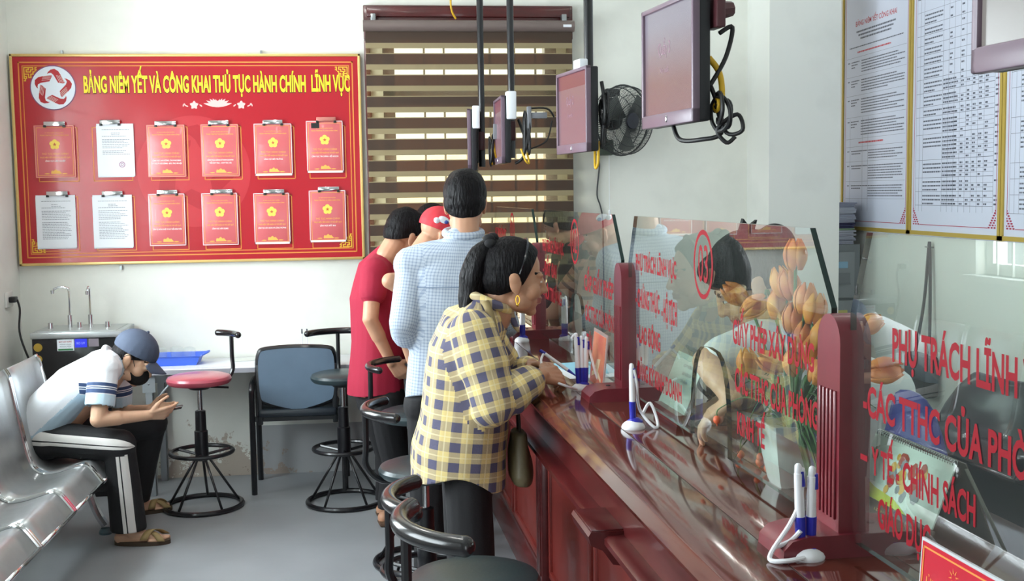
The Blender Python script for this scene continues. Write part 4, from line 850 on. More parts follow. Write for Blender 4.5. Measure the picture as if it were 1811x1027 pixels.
for x, y, t in ((1310, 830, 2.52), (1343, 858, 2.44), (1268, 742, 2.5), (1345, 808, 2.42), (1358, 852, 2.38), (1352, 745, 2.40)):
    p = ray(x, y); P = O+p*(t/p.dot(CL)); l = V(((P-q).dot(CD), (P-q).dot(CL), max(.012, P.z-q.z))); bb = MB().ell(l, (.009, .009, .010)).cap(l-V((0, 0, .008)), l-V((0, 0, .014)), .003, .001, 6); obj('berry', bb, BER, vs)
    b.tube([(0, 0, .12), (l.x*.5, l.y*.5, .17), (l.x*.95, l.y*.95, max(l.z+.03, .06)), l+V((0, 0, .008))], .0014, 5, smooth=5)
obj('berry_twig', b, GRN, vs)

# ------------------------------------------------------------------ bodies and clothes: closed shapes fused into one continuous skin
class Blob(MB):
    def __init__(s): super().__init__(); s.segs = []
    def seg(s, p0, p1, r, ref, su=None, v0=0): s.segs.append((V(p0), V(p1), r, V(ref), su or r, v0)); return s
    def limb(s, p0, p1, r0, r1, ref=None, v0=0):
        s.cap(p0, p1, r0, r1)
        if ref is not None: s.seg(p0, p1, (r0+r1)/2, ref, (r0+r1)/2, v0)
        return s
    def loft(s, st, side, seg=24, e=.8):
        """stations (centre, half width, half depth); side = width direction"""
        side = V(side).normalized(); cs = [V(q[0]) for q in st]; rs = []; sp = lambda x: math.copysign(abs(x)**e, x)
        for i, q in enumerate(st):
            d = (cs[min(i+1, len(cs)-1)]-cs[max(i-1, 0)]).normalized(); a = (side-d*side.dot(d)).normalized(); b = d.cross(a)
            off = q[3] if len(q) > 3 else 0
            rs.append([cs[i]+a*q[1]*sp(math.cos(2*PI*k/seg))+b*q[2]*sp(math.sin(2*PI*k/seg)) for k in range(seg)])
        return s.rings(rs)
    def fuse(s, voxel=.006, smooth=3, cuts=(), fold=0, fk=28, seed=1, fdir=None):
        bm = s.bm; bmesh.ops.recalc_face_normals(bm, faces=bm.faces); me = bpy.data.meshes.new('m'); bm.to_mesh(me); bm.free()
        o = bpy.data.objects.new('m', me); C.objects.link(o)
        m = o.modifiers.new('r', 'REMESH'); m.mode = 'VOXEL'; m.voxel_size = voxel; m.adaptivity = 0
        m = o.modifiers.new('s', 'SMOOTH'); m.factor = .5; m.iterations = smooth
        dg = bpy.context.evaluated_depsgraph_get(); dg.update(); r = bpy.data.meshes.new_from_object(o.evaluated_get(dg)); bpy.data.objects.remove(o)
        if fold:
            n = len(r.vertices); co = np.empty(n*3); r.vertices.foreach_get('co', co); co = co.reshape(-1, 3); no = np.empty(n*3); r.vertex_normals.foreach_get('vector', no); no = no.reshape(-1, 3)
            rg = np.random.RandomState(seed); d = np.zeros(n)
            for i in range(9):
                k = rg.normal(size=3); k[2] *= .8
                if fdir is not None: k = k-np.array(fdir)*(k@np.array(fdir))*.75
                k = k/np.linalg.norm(k)*fk*rg.uniform(.5, 1.6); w_ = rg.normal(size=3)*6
                d += np.sin(co@k+rg.uniform(0, 6)+1.3*np.sin(co@w_+rg.uniform(0, 6)))
            d = np.sign(d)*np.abs(d/3)**1.3*fold; co += no*d[:, None]; r.vertices.foreach_set('co', co.ravel())
        if cuts:
            b = bmesh.new(); b.from_mesh(r)
            for c_, n_ in cuts:
                g = bmesh.ops.bisect_plane(b, geom=b.verts[:]+b.edges[:]+b.faces[:], plane_co=V(c_), plane_no=V(n_), clear_outer=True)
                ed = [x for x in g['geom_cut'] if isinstance(x, bmesh.types.BMEdge)]
                bmesh.ops.holes_fill(b, edges=ed, sides=0)
            b.to_mesh(r); b.free()
        r.polygons.foreach_set('use_smooth', [True]*len(r.polygons))
        if s.segs:
            P = np.empty(len(r.vertices)*3); r.vertices.foreach_get('co', P); P = P.reshape(-1, 3)
            nl = len(r.loops); li = np.empty(nl, int); r.loops.foreach_get('vertex_index', li); np_ = len(r.polygons)
            ce = np.empty(np_*3); r.polygons.foreach_get('center', ce); ce = ce.reshape(-1, 3); lt = np.empty(np_, int); r.polygons.foreach_get('loop_total', lt)
            D = []
            for (a, b_, rr, ref, su, v0) in s.segs:
                a_ = np.array(a); d = np.array(b_)-a_; L = np.linalg.norm(d); t = np.clip((ce-a_)@d/L/L, 0, 1); D.append(np.linalg.norm(ce-a_-t[:, None]*d, axis=1)-rr)
            best = np.argmin(np.array(D), axis=0); s.best = best; ls = np.repeat(best, lt); uv = np.zeros((nl, 2)); pl = P[li]; pc = np.repeat(ce, lt, axis=0)
            for i, (a, b_, rr, ref, su, v0) in enumerate(s.segs):
                m_ = ls == i
                if not m_.any(): continue
                d = (b_-a).normalized(); e = (ref-d*ref.dot(d)).normalized(); f = d.cross(e); q = pl[m_]-np.array(a); qc = pc[m_]-np.array(a)
                an = np.arctan2(q@np.array(f), q@np.array(e)); ac = np.arctan2(qc@np.array(f), qc@np.array(e)); an = ac+(an-ac+PI) % (2*PI)-PI
                uv[m_, 0] = an*su; uv[m_, 1] = q@np.array(d)+v0
            r.uv_layers.new(name='UVMap'); r.uv_layers[0].data.foreach_set('uv', uv.ravel())
        return r
def paint(me, fn):
    """fn(centres Nx3) -> material index per face"""
    n = len(me.polygons); c = np.empty(n*3); me.polygons.foreach_get('center', c); me.polygons.foreach_set('material_index', fn(c.reshape(-1, 3)).astype(np.int32))
SKINS = {}
def skin(nm, c): return mat('skin_'+nm, c, .5, var=.08, vscale=25, sss=.12)
LIP = mat('lips', (158, 92, 84), .45); HAIR = mat('black_hair', (9, 8, 10), .5, spec=.16, var=.5, vscale=60, vcol=(20, 18, 21), bump=.7, bscale=110, stretch=(1, 1, .25)); EYW = mat('eye_white', (215, 210, 205), .3); EYD = mat('eye_dark', (22, 16, 14), .2)
class Head:
    def __init__(s, c, fwd, up=(0, 0, 1), k=1.0):
        s.c = V(c); f = V(fwd).normalized(); u = V(up); u = (u-f*u.dot(f)).normalized(); r = f.cross(u); s.f, s.u, s.r, s.k = f, u, r, k
        s.R = Matrix((r, f, u)).transposed(); s.Rn = np.array([list(r), list(f), list(u)])
    def p(s, x, y, z): return s.c+s.R @ V((x, y, z))*s.k
    def ell(s, b, c, r, R=None): b.ell(s.p(*c), [x*s.k for x in r], s.R if R is None else s.R @ R, 18, 12)
    def cap(s, b, a, c, r0, r1): b.cap(s.p(*a), s.p(*c), r0*s.k, r1*s.k)
    def shapes(s, b, ears=True):
        E = lambda *a: s.ell(b, *a)
        E((0, -.012, .040), (.074, .094, .082)); E((0, .028, -.012), (.064, .064, .082)); E((0, .040, -.066), (.046, .046, .040)); E((0, .066, -.096), (.022, .020, .016))
        for x in (-1, 1):
            E((x*.040, .055, -.030), (.028, .030, .030)); E((x*.028, .076, .024), (.026, .016, .010)); E((x*.031, .074, .001), (.017, .016, .013)); E((x*.010, .095, -.030), (.009, .010, .008)); E((x*.045, .020, -.070), (.020, .040, .026))
            if ears: E((x*.077, -.006, -.008), (.008, .020, .033), rotm('X', .2)); E((x*.080, -.012, .006), (.008, .018, .020)); E((x*.074, .003, -.034), (.007, .010, .011))
        s.cap(b, (0, .086, .018), (0, .106, -.026), .0085, .0115); E((0, .090, -.052), (.020, .010, .0065)); E((0, .088, -.064), (.018, .011, .007)); E((0, .082, -.042), (.016, .012, .012))
        b.cap(s.p(0, -.035, -.055), s.p(0, -.045, -.12), .058*s.k, .056*s.k)
    def paint(s, me, mask=True):
        cn = np.array(s.c)
        def fn(P):
            q = (P-cn)@s.Rn.T/s.k; x, y, z = np.abs(q[:, 0]), q[:, 1], q[:, 2]; o = np.zeros(len(P), int)
            o[(x < .022) & (y > .080) & (np.abs(z+.058) < .0095)] = 1
            o[(x > .012) & (x < .047) & (y > .055) & (np.abs(z-.0275-.06*(.03-x)) < .0042)] = 2
            o[(np.hypot((x-.031)/.015, (z-.003)/.0048) < 1) & (y > .06)] = 3
            o[(np.hypot((x-.031)/.0065, (z-.003)/.0055) < 1) & (y > .06)] = 4
            return o
        paint(me, fn)
    def hair(s, b, top=.010, extra=()):
        E = lambda *a: s.ell(b, *a); E((0, -.014, .043), (.074+top, .094+top, .084+top)); E((0, -.035, .0), (.070+top, .070+top, .07))
        for c, r in extra: E(c, r)
    def cut(s, a, b_, out):
        """cutting plane through the two local points (y, z), across x; 'out' (y, z) lies on the removed side"""
        p0, p1 = s.p(0, *a), s.p(0, *b_); n = (p1-p0).cross(s.r).normalized(); q = s.p(0, *out)
        if (q-p0).dot(n) < 0: n = -n
        return (p0, n)
def hand(b, w, d, n, thumb, curl=.5, k=1.0, spread=.0, tcurl=.3, lens=(.070, .078, .072, .056), curls=None):
    """w wrist, d pointing direction, n the way the palm faces, thumb = direction of the thumb side"""
    w = V(w); d = V(d).normalized(); n = V(n); n = (n-d*n.dot(d)).normalized(); a = V(thumb); a = (a-d*a.dot(d)-n*a.dot(n)).normalized()
    offs = (.031, .010, -.011, -.030); kn = (.082, .086, .082, .074)
    for i in range(4):
        p = w+d*kn[i]*k+a*offs[i]*k; b.cap(w+a*offs[i]*.55*k+d*.006, p, .0135*k, .0115*k)
        c = curls[i] if curls else curl*(1+.08*i); dd = d+a*(spread*(1.5-i)/2); q = p; L = lens[i]*k
        for j, (f, r) in enumerate(((.46, .0092), (.31, .0084), (.25, .0074))):
            ang = c*(.75, 1.0, .75)[j]; e = dd.normalized(); m = (n-e*n.dot(e)).normalized(); dd = e*math.cos(ang)+m*math.sin(ang); n2 = -e*math.sin(ang)+m*math.cos(ang)
            r2 = q+dd*L*f; b.cap(q, r2, r*k, r*.93*k, 10); q = r2
            if j < 2: n = n
    p = w+d*.022*k+a*.022*k+n*.004; e = (d*.62+a*.72+n*.25).normalized(); q = p+e*.042*k; b.cap(p, q, .0145*k, .0115*k)
    for L, r in ((.034, .0098), (.028, .0085)):
        e = (e+n*tcurl+d*.35-a*.25).normalized(); r2 = q+e*L*k; b.cap(q, r2, r*k, r*.9*k, 10); q = r2
    return b
def foot(b, ank, d, L=.24, z=0):
    d = V(d).normalized(); sd = V((-d.y, d.x, 0)); h = V((ank[0], ank[1], z+.035))-d*.035; t = h+d*L*.72; t.z = z+.022
    b.cap(h, t, .034, .026); b.cap(V(ank), h+d*.05+V((0, 0, .025)), .036, .036); b.cap(h+d*.06+V((0, 0, .02)), t, .034, .022)
    for i in range(5):
        o = sd*(.032-.016*i); q = t+o+d*(.0-.006*abs(i-1)); b.cap(q-d*.02, q+d*(.042-.006*i), .012 if i else .015, .009 if i else .012, 8)
def body_shapes(b, J):
    b.cap(J['neck'], J['hc'], .056, .054); sh = (V(J['sl'])+V(J['sr']))/2; side = (V(J['sr'])-V(J['sl'])).normalized()
    b.loft([(J['pel'], .135, .09), (V(J['pel'])*.6+sh*.4, .125, .085), (V(J['pel'])*.25+sh*.75, .145, .095), (sh, .13, .075), (V(J['neck']), .06, .055)], side)
    for s in 'lr':
        b.cap(J['s'+s], sh, .05, .06); b.cap(J['s'+s], J['e'+s], .047, .038); b.cap(J['e'+s], V(J['e'+s])*.6+V(J['w'+s])*.4, .039, .036); b.cap(V(J['e'+s])*.6+V(J['w'+s])*.4, J['w'+s], .036, .025)
        b.cap(J['h'+s], J['k'+s], .078, .052); b.cap(J['k'+s], V(J['k'+s])*.6+V(J['a'+s])*.4, .050, .049); b.cap(V(J['k'+s])*.6+V(J['a'+s])*.4, J['a'+s], .049, .036)
def uvpat(name, rough, fn):
    """material whose colour is built from the cloth's own (u, v) threads"""
    m = mat(name, (200, 200, 200), rough, bump=.15, bscale=180); nt = m.node_tree; uv = nd(nt, 'ShaderNodeUVMap'); sp = nd(nt, 'ShaderNodeSeparateXYZ'); nt.links.new(uv.outputs[0], sp.inputs[0])
    nt.links.new(fn(nt, sp.outputs[0], sp.outputs[1]), nt.nodes['Principled BSDF'].inputs['Base Color']); return m
def band(nt, x, period, lo, hi, off=10):
    f = math_n(nt, 'FRACT', math_n(nt, 'DIVIDE', math_n(nt, 'ADD', x, off*period), period)); return math_n(nt, 'MULTIPLY', math_n(nt, 'GREATER_THAN', f, lo), math_n(nt, 'LESS_THAN', f, hi))
def rng(nt, x, lo, hi): return math_n(nt, 'MULTIPLY', math_n(nt, 'GREATER_THAN', x, lo), math_n(nt, 'LESS_THAN', x, hi))
def mixc(nt, fac, a, b):
    mx = nd(nt, 'ShaderNodeMixRGB'); nt.links.new(fac, mx.inputs[0])
    for i, c in ((1, a), (2, b)):
        if isinstance(c, tuple): mx.inputs[i].default_value = lin(c)
        else: nt.links.new(c, mx.inputs[i])
    return mx.outputs[0]
def plaid(nt, u, v):
    a = band(nt, u, .062, .0, .48); b = band(nt, v, .062, .0, .48); h = math_n(nt, 'MULTIPLY', math_n(nt, 'ADD', a, b), .5)
    r = nd(nt, 'ShaderNodeValToRGB'); r.color_ramp.interpolation = 'CONSTANT'; e = r.color_ramp.elements; e[0].color = lin((232, 210, 142)); e[0].position = 0; e[1].color = lin((94, 92, 118)); e[1].position = .8; x = e.new(.3); x.color = lin((188, 170, 134))
    nt.links.new(h, r.inputs[0]); c = r.outputs[0]
    for q, lo in ((u, .70), (v, .70)): c = mixc(nt, math_n(nt, 'MULTIPLY', band(nt, q, .062, lo, lo+.07), .5), c, (244, 232, 190))
    return c
PLAID = uvpat('yellow_navy_plaid', .8, plaid)
CHECK = uvpat('pale_blue_check', .8, lambda nt, u, v: mixc(nt, math_n(nt, 'MULTIPLY', math_n(nt, 'ADD', band(nt, u, .0125, 0, .38), band(nt, v, .0125, 0, .38)), .42), (196, 206, 219), (136, 153, 182)))
BRST = uvpat('brown_striped_cloth', .85, lambda nt, u, v: mixc(nt, band(nt, v, .045, 0, .35), (176, 128, 100), (96, 58, 44)))
TRACK = uvpat('black_track_trousers', .75, lambda nt, u, v: mixc(nt, math_n(nt, 'MULTIPLY', rng(nt, u, -.030, .030), math_n(nt, 'SUBTRACT', 1, rng(nt, u, .008, .014))), (24, 24, 27), (226, 222, 218)))
SLEEVE = uvpat('white_sleeve_navy_bands', .8, lambda nt, u, v: mixc(nt, math_n(nt, 'ADD', rng(nt, v, .072, .088), math_n(nt, 'ADD', rng(nt, v, .093, .098), rng(nt, v, .102, .122))), mixc(nt, math_n(nt, 'GREATER_THAN', v, .126), (240, 243, 248), (196, 220, 234)), (58, 78, 116)))
BLACKCL = mat('black_trousers', (26, 25, 28), .8, bump=.1, bscale=150)
def stand_J(hc, neck, sl, sr, el, er, wl, wr, pel, side, foot_l, foot_r, kneef=(0, 0, 0)):
    side = V(side).normalized(); pel = V(pel); hl, hr = pel-side*.085+V((0, 0, -.03)), pel+side*.085+V((0, 0, -.03)); al, ar = V(foot_l)+V((0, 0, .085)), V(foot_r)+V((0, 0, .085))
    return dict(hc=V(hc), neck=V(neck), sl=V(sl), sr=V(sr), el=V(el), er=V(er), wl=V(wl), wr=V(wr), pel=pel, hl=hl, hr=hr, kl=(hl+al)/2+V(kneef), kr=(hr+ar)/2+V(kneef), al=al, ar=ar)
def trousers(J, m, parent, flare=.0, refs=None, r=(.098, .074, .062), waist=None, cuffz=.07, voxel=.008, fold=.003, name='trousers'):
    b = Blob(); pel = V(J['pel'])
    for s in 'lr':
        h, k_, a = J['h'+s], J['k'+s], J['a'+s]; ref = refs if refs else (V(J['hr'])-V(J['hl']))*(1 if s == 'r' else -1)
        a2 = a+(a-k_).normalized()*.0; b.limb(h, k_, r[0], r[1], ref); b.limb(k_, a2, r[1], r[2]+flare, ref, v0=(k_-h).length)
    w_ = waist or pel+V((0, 0, .10)); b.cap(J['hl'], J['hr'], r[0]*1.05, r[0]*1.05); b.loft([(pel-(w_-pel)*.4, .15, .105), (pel, .16, .115), (w_, .145, .10)], J['hr']-J['hl'])
    cuts = [((0, 0, cuffz), (0, 0, -1))] if cuffz else ()
    return obj(name, b.fuse(voxel, 3, cuts, fold, 22, 3), m, parent)

# ------------------------------------------------------------------ the woman in the plaid shirt
SK_A = skin('tan', (190, 142, 112)); SK_B = skin('warm', (202, 152, 122)); SK_C = skin('light', (216, 172, 142))
P_ = lambda x, y, Y: atY(x, y, Y)
wo = thing('person', 'woman in a yellow and navy plaid shirt writing at the counter, black ponytail', 'person', (.26, 3.62, 0)); wl = V(wo.location)
hd_ = Head(V((.424, 3.60, 1.406))-wl, (1, .06, -.12), k=1.0)
sr, sl = P_(838, 590, 3.45)-wl, P_(850, 590, 3.76)-wl; er, el = P_(872, 712, 3.40)-wl, P_(905, 690, 3.82)-wl; wr, wlf = P_(958, 664, 3.47)-wl, P_(940, 646, 3.72)-wl
nk = P_(862, 556, 3.60)-wl
Jw = stand_J(hd_.p(0, -.04, -.09), nk, sl, sr, el, er, wlf, wr, (0, .0, .86), (0, -1, 0), (.0, .10, 0), (-.02, -.09, 0), (.02, 0, 0))
b = Blob(); hd_.shapes(b); body_shapes(b, Jw)
hand(b, wr, P_(1010, 666, 3.55)-P_(958, 664, 3.47), (.1, .75, -.65), (.1, .55, .85), curls=(.62, .75, .85, .95), k=1.0, spread=.04, tcurl=.4)
hand(b, wlf, P_(985, 644, 3.60)-P_(940, 646, 3.72), (.1, -.5, -.9), (.1, -.8, .6), curl=.45, k=.95, spread=.05)
foot(b, Jw['al'], (1, .1, 0)); foot(b, Jw['ar'], (1, -.05, 0))
me = b.fuse(.0042, 2); hd_.paint(me); obj('body', me, [SK_A, LIP, HAIR, EYW, EYD], wo)
# shirt
b = Blob(); up_ = (sl+sr)/2
hem = P_(818, 838, 3.6)-wl; st_ = [(V((-.02, 0, hem.z-.03)), .185, .150), (V((-.015, 0, hem.z+.08)), .185, .148), (V((.0, 0, .95)), .185, .140), (V((.01, 0, 1.08)), .18, .132), (V((.02, 0, 1.18)), .185, .125), (V((.035, .0, 1.255)), .165, .10), (nk-V((.012, 0, .015)), .085, .075), (nk+V((.01, 0, .03)), .062, .062)]
b.loft(st_, (0, -1, 0)); b.seg(V((-.01, 0, .7)), V((.05, 0, 1.3)), .15, (0, -1, 0), .17)
for s_, e_, w_ in ((sr, er, wr), (sl, el, wlf)):
    mid = s_*.5+e_*.5; b.limb(s_, mid, .074, .078, (0, -1, 0)); b.limb(mid, e_, .078, .070, (0, -1, 0), (mid-s_).length); q = e_*.26+w_*.74; b.limb(e_, q, .066, .050, (0, -1, .3), .02)
    b.cap(s_, up_+V((.01, 0, .02)), .07, .085)
    b.ell(e_+V((-.01, 0, -.02)), (.06, .055, .055)); b.cap(e_*.62+w_*.38+V((0, 0, -.012)), e_*.5+w_*.5, .058, .056)
me = b.fuse(.0062, 3, (), .0042, 24, 11)
bm = bmesh.new(); bm.from_mesh(me)   # curved shirt tail
def hemz(x, y): return hem.z-.012+.06*(math.cos((x+.02)/.17*PI))*(.5)-.03*((x+.0)/.15)
dl = [f for f in bm.faces if f.calc_center_median().z < hemz(f.calc_center_median().x, 0) and f.calc_center_median().x < .2]
bmesh.ops.delete(bm, geom=dl, context='FACES')
for v in bm.verts:
    if v.is_boundary and v.co.z < hem.z+.12: v.co.z = hemz(v.co.x, 0)
bm.to_mesh(me); bm.free()
sh_ = obj('plaid_shirt', me, PLAID, wo); m_ = sh_.modifiers.new('cloth', 'SOLIDIFY'); m_.thickness = .003; m_.offset = 1
b = Blob(); cb_ = nk+V((.008, 0, .012))
b.tube([cb_+V((.068*math.cos(a), .066*math.sin(a), .03-.03*math.cos(a))) for a in [2*PI*k/24+.2 for k in range(23)]], .016, 8); b.seg(cb_-V((0, 0, .05)), cb_+V((0, 0, .05)), .06, (0, -1, 0), .066)
b.cap(cb_+V((.06, -.02, .0)), cb_+V((.085, -.03, -.06)), .014, .008); b.cap(cb_+V((.06, .02, .0)), cb_+V((.085, .03, -.06)), .014, .008)
obj('collar', b.fuse(.005, 2), PLAID, sh_)
for k in range(3):
    q = P_(829-3*k, 752+12*k, 3.44)-wl; bb = MB().ell((q.x, -.172-.004*k, q.z), (.008, .004, .008)); obj('button', bb, mat('button_cream', (230, 220, 190), .3), sh_)
trousers(Jw, BLACKCL, wo, r=(.082, .078, .075), cuffz=.05, waist=V(Jw['pel'])+V((0, 0, .02)))
# hair
b = Blob(); hd_.hair(b, .011, [((0, -.055, .045), (.066, .062, .07))]); me = b.fuse(.0055, 2, [hd_.cut((.062, .088), (.020, -.015), (.10, 0)), hd_.cut((.02, -.02), (-.10, -.075), (0, -.2))]); hr = obj('hair', me, HAIR, wo)
b = Blob(); tie = hd_.p(0, -.080, .098); pts = [tie, hd_.p(.0, -.112, .062), hd_.p(0, -.128, .005), hd_.p(-.005, -.130, -.055), hd_.p(-.005, -.140, -.115)]; rr_ = [.030, .042, .046, .040, .014]
pts2 = spline([V(p) for p in pts], 4); 
for i in range(len(pts2)-1): t = i/4; k = int(min(3, t)); r0 = rr_[k]+(rr_[k+1]-rr_[k])*(t-k); b.cap(pts2[i], pts2[i+1], r0, r0)
rr = random.Random(2)
for k in range(16):
    a = rr.uniform(0, 2*PI); o = V((rr.uniform(-.015, .015), math.cos(a)*.035, math.sin(a)*.02)); b.tube([tie+o*.4, pts[1]+o*1.1, pts[2]+o*1.3, pts[3]+o*1.2, pts[4]+o*.8+V((-.012, 0, -.02))], (.010, .003), 6, smooth=4)
obj('ponytail', b.fuse(.0055, 1), HAIR, wo)
b = MB()
for k in range(9): a = k*2*PI/9; b.ell(tie+V((.012*math.sin(2*a), .028*math.cos(a), .028*math.sin(a))), (.019, .016, .016), seg=10, rg=7)
obj('hair_scrunchie', b, mat('scrunchie_black', (16, 16, 20), .8), wo)
b = MB().tube([hd_.p(.090*math.cos(a), .008+.02*math.sin(a), .045+.088*math.sin(a)) for a in [PI*k/20-.25 for k in range(24)]], .0038, 6); obj('headband', b, mat('headband_black', (18, 18, 24), .15), wo)
b = MB()
for s_ in (-1, 1): p = hd_.p(s_*.080, .004, -.046); b.tube([p+V((.006*math.cos(a), 0, -.012+.013*math.sin(a))) for a in [2*PI*k/12 for k in range(12)]], .0022, 5, closed=True).ell(p+V((0, 0, -.028)), (.005, .004, .006))
obj('gold_earring', b, mat('gold', (230, 180, 70), .2, metal=1), wo)
# bag strap across the shirt, bag and pen
hb = thing('handbag', 'olive brown handbag hanging at the front hip of the woman in plaid', 'bag', tuple(P_(918, 800, 3.58))); hl_ = V(hb.location)
b = Blob(); b.loft([(V((0, 0, -.085)), .10, .032), (V((0, 0, -.06)), .105, .036), (V((0, 0, .0)), .09, .034), (V((0, 0, .07)), .06, .024)], (0, 1, 0)); b.ell((0, 0, -.04), (.034, .1, .05)); obj('bag_body', b.fuse(.006, 3, (), .004, 40, 4), mat('bag_olive', (98, 88, 62), .55, var=.25, vscale=14, bump=.1), hb)
strap = [V((.0, -.03, .07)), P_(902, 690, 3.43)-hl_, P_(885, 630, 3.42)-hl_, P_(868, 560, 3.46)-hl_, P_(856, 532, 3.53)-hl_, P_(845, 535, 3.62)-hl_]
b = MB().tube([strap[0], V((-.005, -.04, .14)), strap[1]], .004, 6, smooth=5).tube([V((.0, .03, .07)), V((-.005, .02, .2))], .004, 6); obj('strap', b, mat('strap_dark', (52, 46, 40), .6), hb)
b = MB(); S_ = spline([p+hl_-wl for p in strap[1:]], 5); sd = V((.55, .2, .25)).normalized(); b.sheet([[p-sd*.013+V((0, -.006, 0)), p+V((0, -.010, 0)), p+sd*.013+V((0, -.006, 0))] for p in S_]); o = obj('bag_strap', b, mat('strap_khaki', (140, 122, 82), .7), wo); o.modifiers.new('t', 'SOLIDIFY').thickness = .003
pn = thing('pen', 'blue tipped white pen in the hand of the woman in plaid, corded to the stand', 'pen', (0, 0, 0)); a, e = P_(1018, 664, 3.55), P_(962, 624, 3.60); d_ = (e-a).normalized(); pn.location = a
obj('pen_barrel', MB().cyl(d_*.03, d_*.125, .0055, .0055, 10), WPL, pn); b = MB().cyl((0, 0, 0), d_*.032, .002, .0055, 10); obj('pen_tip', b, BLU, pn); obj('pen_end', MB().cyl(d_*.122, d_*.142, .006, .005, 10), BLU, pn)
pts = [e-a, P_(957, 640, 3.57)-a, P_(970, 668, 3.50)-a, P_(1000, 682, 3.47)-a, atZ(1020, 688, ZT+.01)-a]; obj('pen_cord', MB().tube(pts, .004, 7, smooth=6), WPL, pn)

# ------------------------------------------------------------------ the man in the pale blue checked shirt
mn = thing('person', 'man in a pale blue checked shirt and black trousers, seen from behind', 'person', (.27, 4.5, 0)); wl = V(mn.location)
h2 = Head(V((.345, 4.52, 1.640))-wl, (.10, .98, -.16), k=1.0); nk = V((.332, 4.47, 1.505))-wl; sl, sr = V((.128, 4.46, 1.405))-wl, V((.475, 4.44, 1.40))-wl
el, er = V((.088, 4.40, 1.185))-wl, V((.495, 4.56, 1.16))-wl; wl_, wr_ = V((.135, 4.55, .985))-wl, V((.56, 4.80, 1.10))-wl
J2 = stand_J(h2.p(0, -.04, -.09), nk, sl, sr, el, er, wl_, wr_, (-.01, -.02, .88), (1, 0, 0), (-.09, .03, 0), (.10, .0, 0), (0, .02, 0))
b = Blob(); h2.shapes(b); body_shapes(b, J2); hand(b, wl_, (.15, .45, -.8), (1, 0, 0), (.2, .9, .3), .35); hand(b, wr_, (.2, 1, -.15), (0, 0, -1), (-1, 0, 0), .3); foot(b, J2['al'], (.0, 1, 0)); foot(b, J2['ar'], (.2, 1, 0))
me = b.fuse(.0055, 2); h2.paint(me); obj('body', me, [SK_B, LIP, HAIR, EYW, EYD], mn)
b = Blob(); z0 = .875; b.loft([(V((-.005, -.02, z0-.06)), .170, .130), (V((-.005, -.02, z0+.06)), .168, .130), (V((.0, -.02, 1.08)), .168, .125), (V((.025, -.03, 1.24)), .182, .125), (V((.04, -.04, 1.36)), .19, .112), (V((.055, -.04, 1.43)), .15, .09), (nk+V((0, -.005, .0)), .075, .07), (nk+V((0, .005, .03)), .062, .062)], (1, 0, 0)); b.seg(V((.02, -.02, .8)), V((.06, -.03, 1.5)), .15, (0, -1, 0), .17)
for s_, e_, w_ in ((sl, el, wl_), (sr, er, wr_)):
    b.limb(s_, e_, .070, .060, (0, -1, 0)); q = e_*.86+w_*.14; b.limb(e_, q, .060, .060, (0, -1, 0), .25); b.cap(q, q+(w_-e_).normalized()*.02, .064, .062); b.cap(s_, (sl+sr)/2+V((0, 0, .03)), .075, .085)
me = b.fuse(.0065, 3, [((0, 0, z0), (0, -.25, -1))], .004, 20, 21, ); sh_ = obj('checked_shirt', me, CHECK, mn)
b = Blob(); b.tube([nk+V((.070*math.cos(a), .068*math.sin(a), .022+.012*math.sin(a))) for a in [2*PI*k/24 for k in range(24)]], .017, 8, closed=True); b.seg(nk-V((0, 0, .05)), nk+V((0, 0, .05)), .06, (0, -1, 0), .066); obj('collar', b.fuse(.005, 2), CHECK, sh_)
b = MB().tube([V((.045+.19*math.cos(a), -.04-.137*abs(math.sin(a))**.7, 1.325)) for a in [PI+PI*k/24*1.0 for k in range(3, 22)]], .0018, 5); obj('yoke_seam', b, mat('seam_blue', (120, 138, 165), .8), sh_)
trousers(J2, BLACKCL, mn, r=(.09, .08, .07), cuffz=.04, waist=V(J2['pel'])+V((0, 0, .04)))
b = Blob(); h2.hair(b, .013, [((0, .01, .085), (.07, .08, .055)), ((0, -.045, -.03), (.068, .06, .07))]); obj('hair', b.fuse(.006, 2, [h2.cut((.085, .065), (-.012, -.01), (.1, -.1)), h2.cut((-.012, -.02), (-.09, -.105), (0, -.2))], .0025, 70, 3), HAIR, mn)

# ------------------------------------------------------------------ the man in the crimson shirt
mr = thing('person', 'man in a crimson T-shirt leaning towards the counter, leftmost of the standing customers', 'person', (.0, 5.62, 0)); wl = V(mr.location)
h3 = Head(P_(716, 418, 5.62)-wl, (.80, .52, -.42), (.25, 0, 1), k=1.04); nk = P_(690, 452, 5.62)-wl
sr, sl = P_(662, 480, 5.48)-wl, P_(690, 470, 5.82)-wl; er, el = P_(655, 565, 5.40)-wl, P_(740, 540, 5.95)-wl; wr_, wl_ = P_(692, 640, 5.46)-wl, P_(780, 560, 6.05)-wl
pel = P_(672, 700, 5.62)-wl; J3 = stand_J(h3.p(0, -.04, -.09), nk, sl, sr, el, er, wl_, wr_, tuple(pel), (.3, -.95, 0), (.02, .30, 0), (.03, .14, 0), (.04, 0, 0))
b = Blob(); h3.shapes(b); body_shapes(b, J3); hand(b, wr_, (.6, .25, -.7), (.3, 1, 0), (.8, 0, .6), .4); hand(b, wl_, (1, .2, -.2), (0, 0, -1), (0, -1, 0), .3); foot(b, J3['al'], (1, .3, 0)); foot(b, J3['ar'], (1, .1, 0))
me = b.fuse(.006, 2); h3.paint(me); obj('body', me, [SK_B, LIP, HAIR, EYW, EYD], mr)
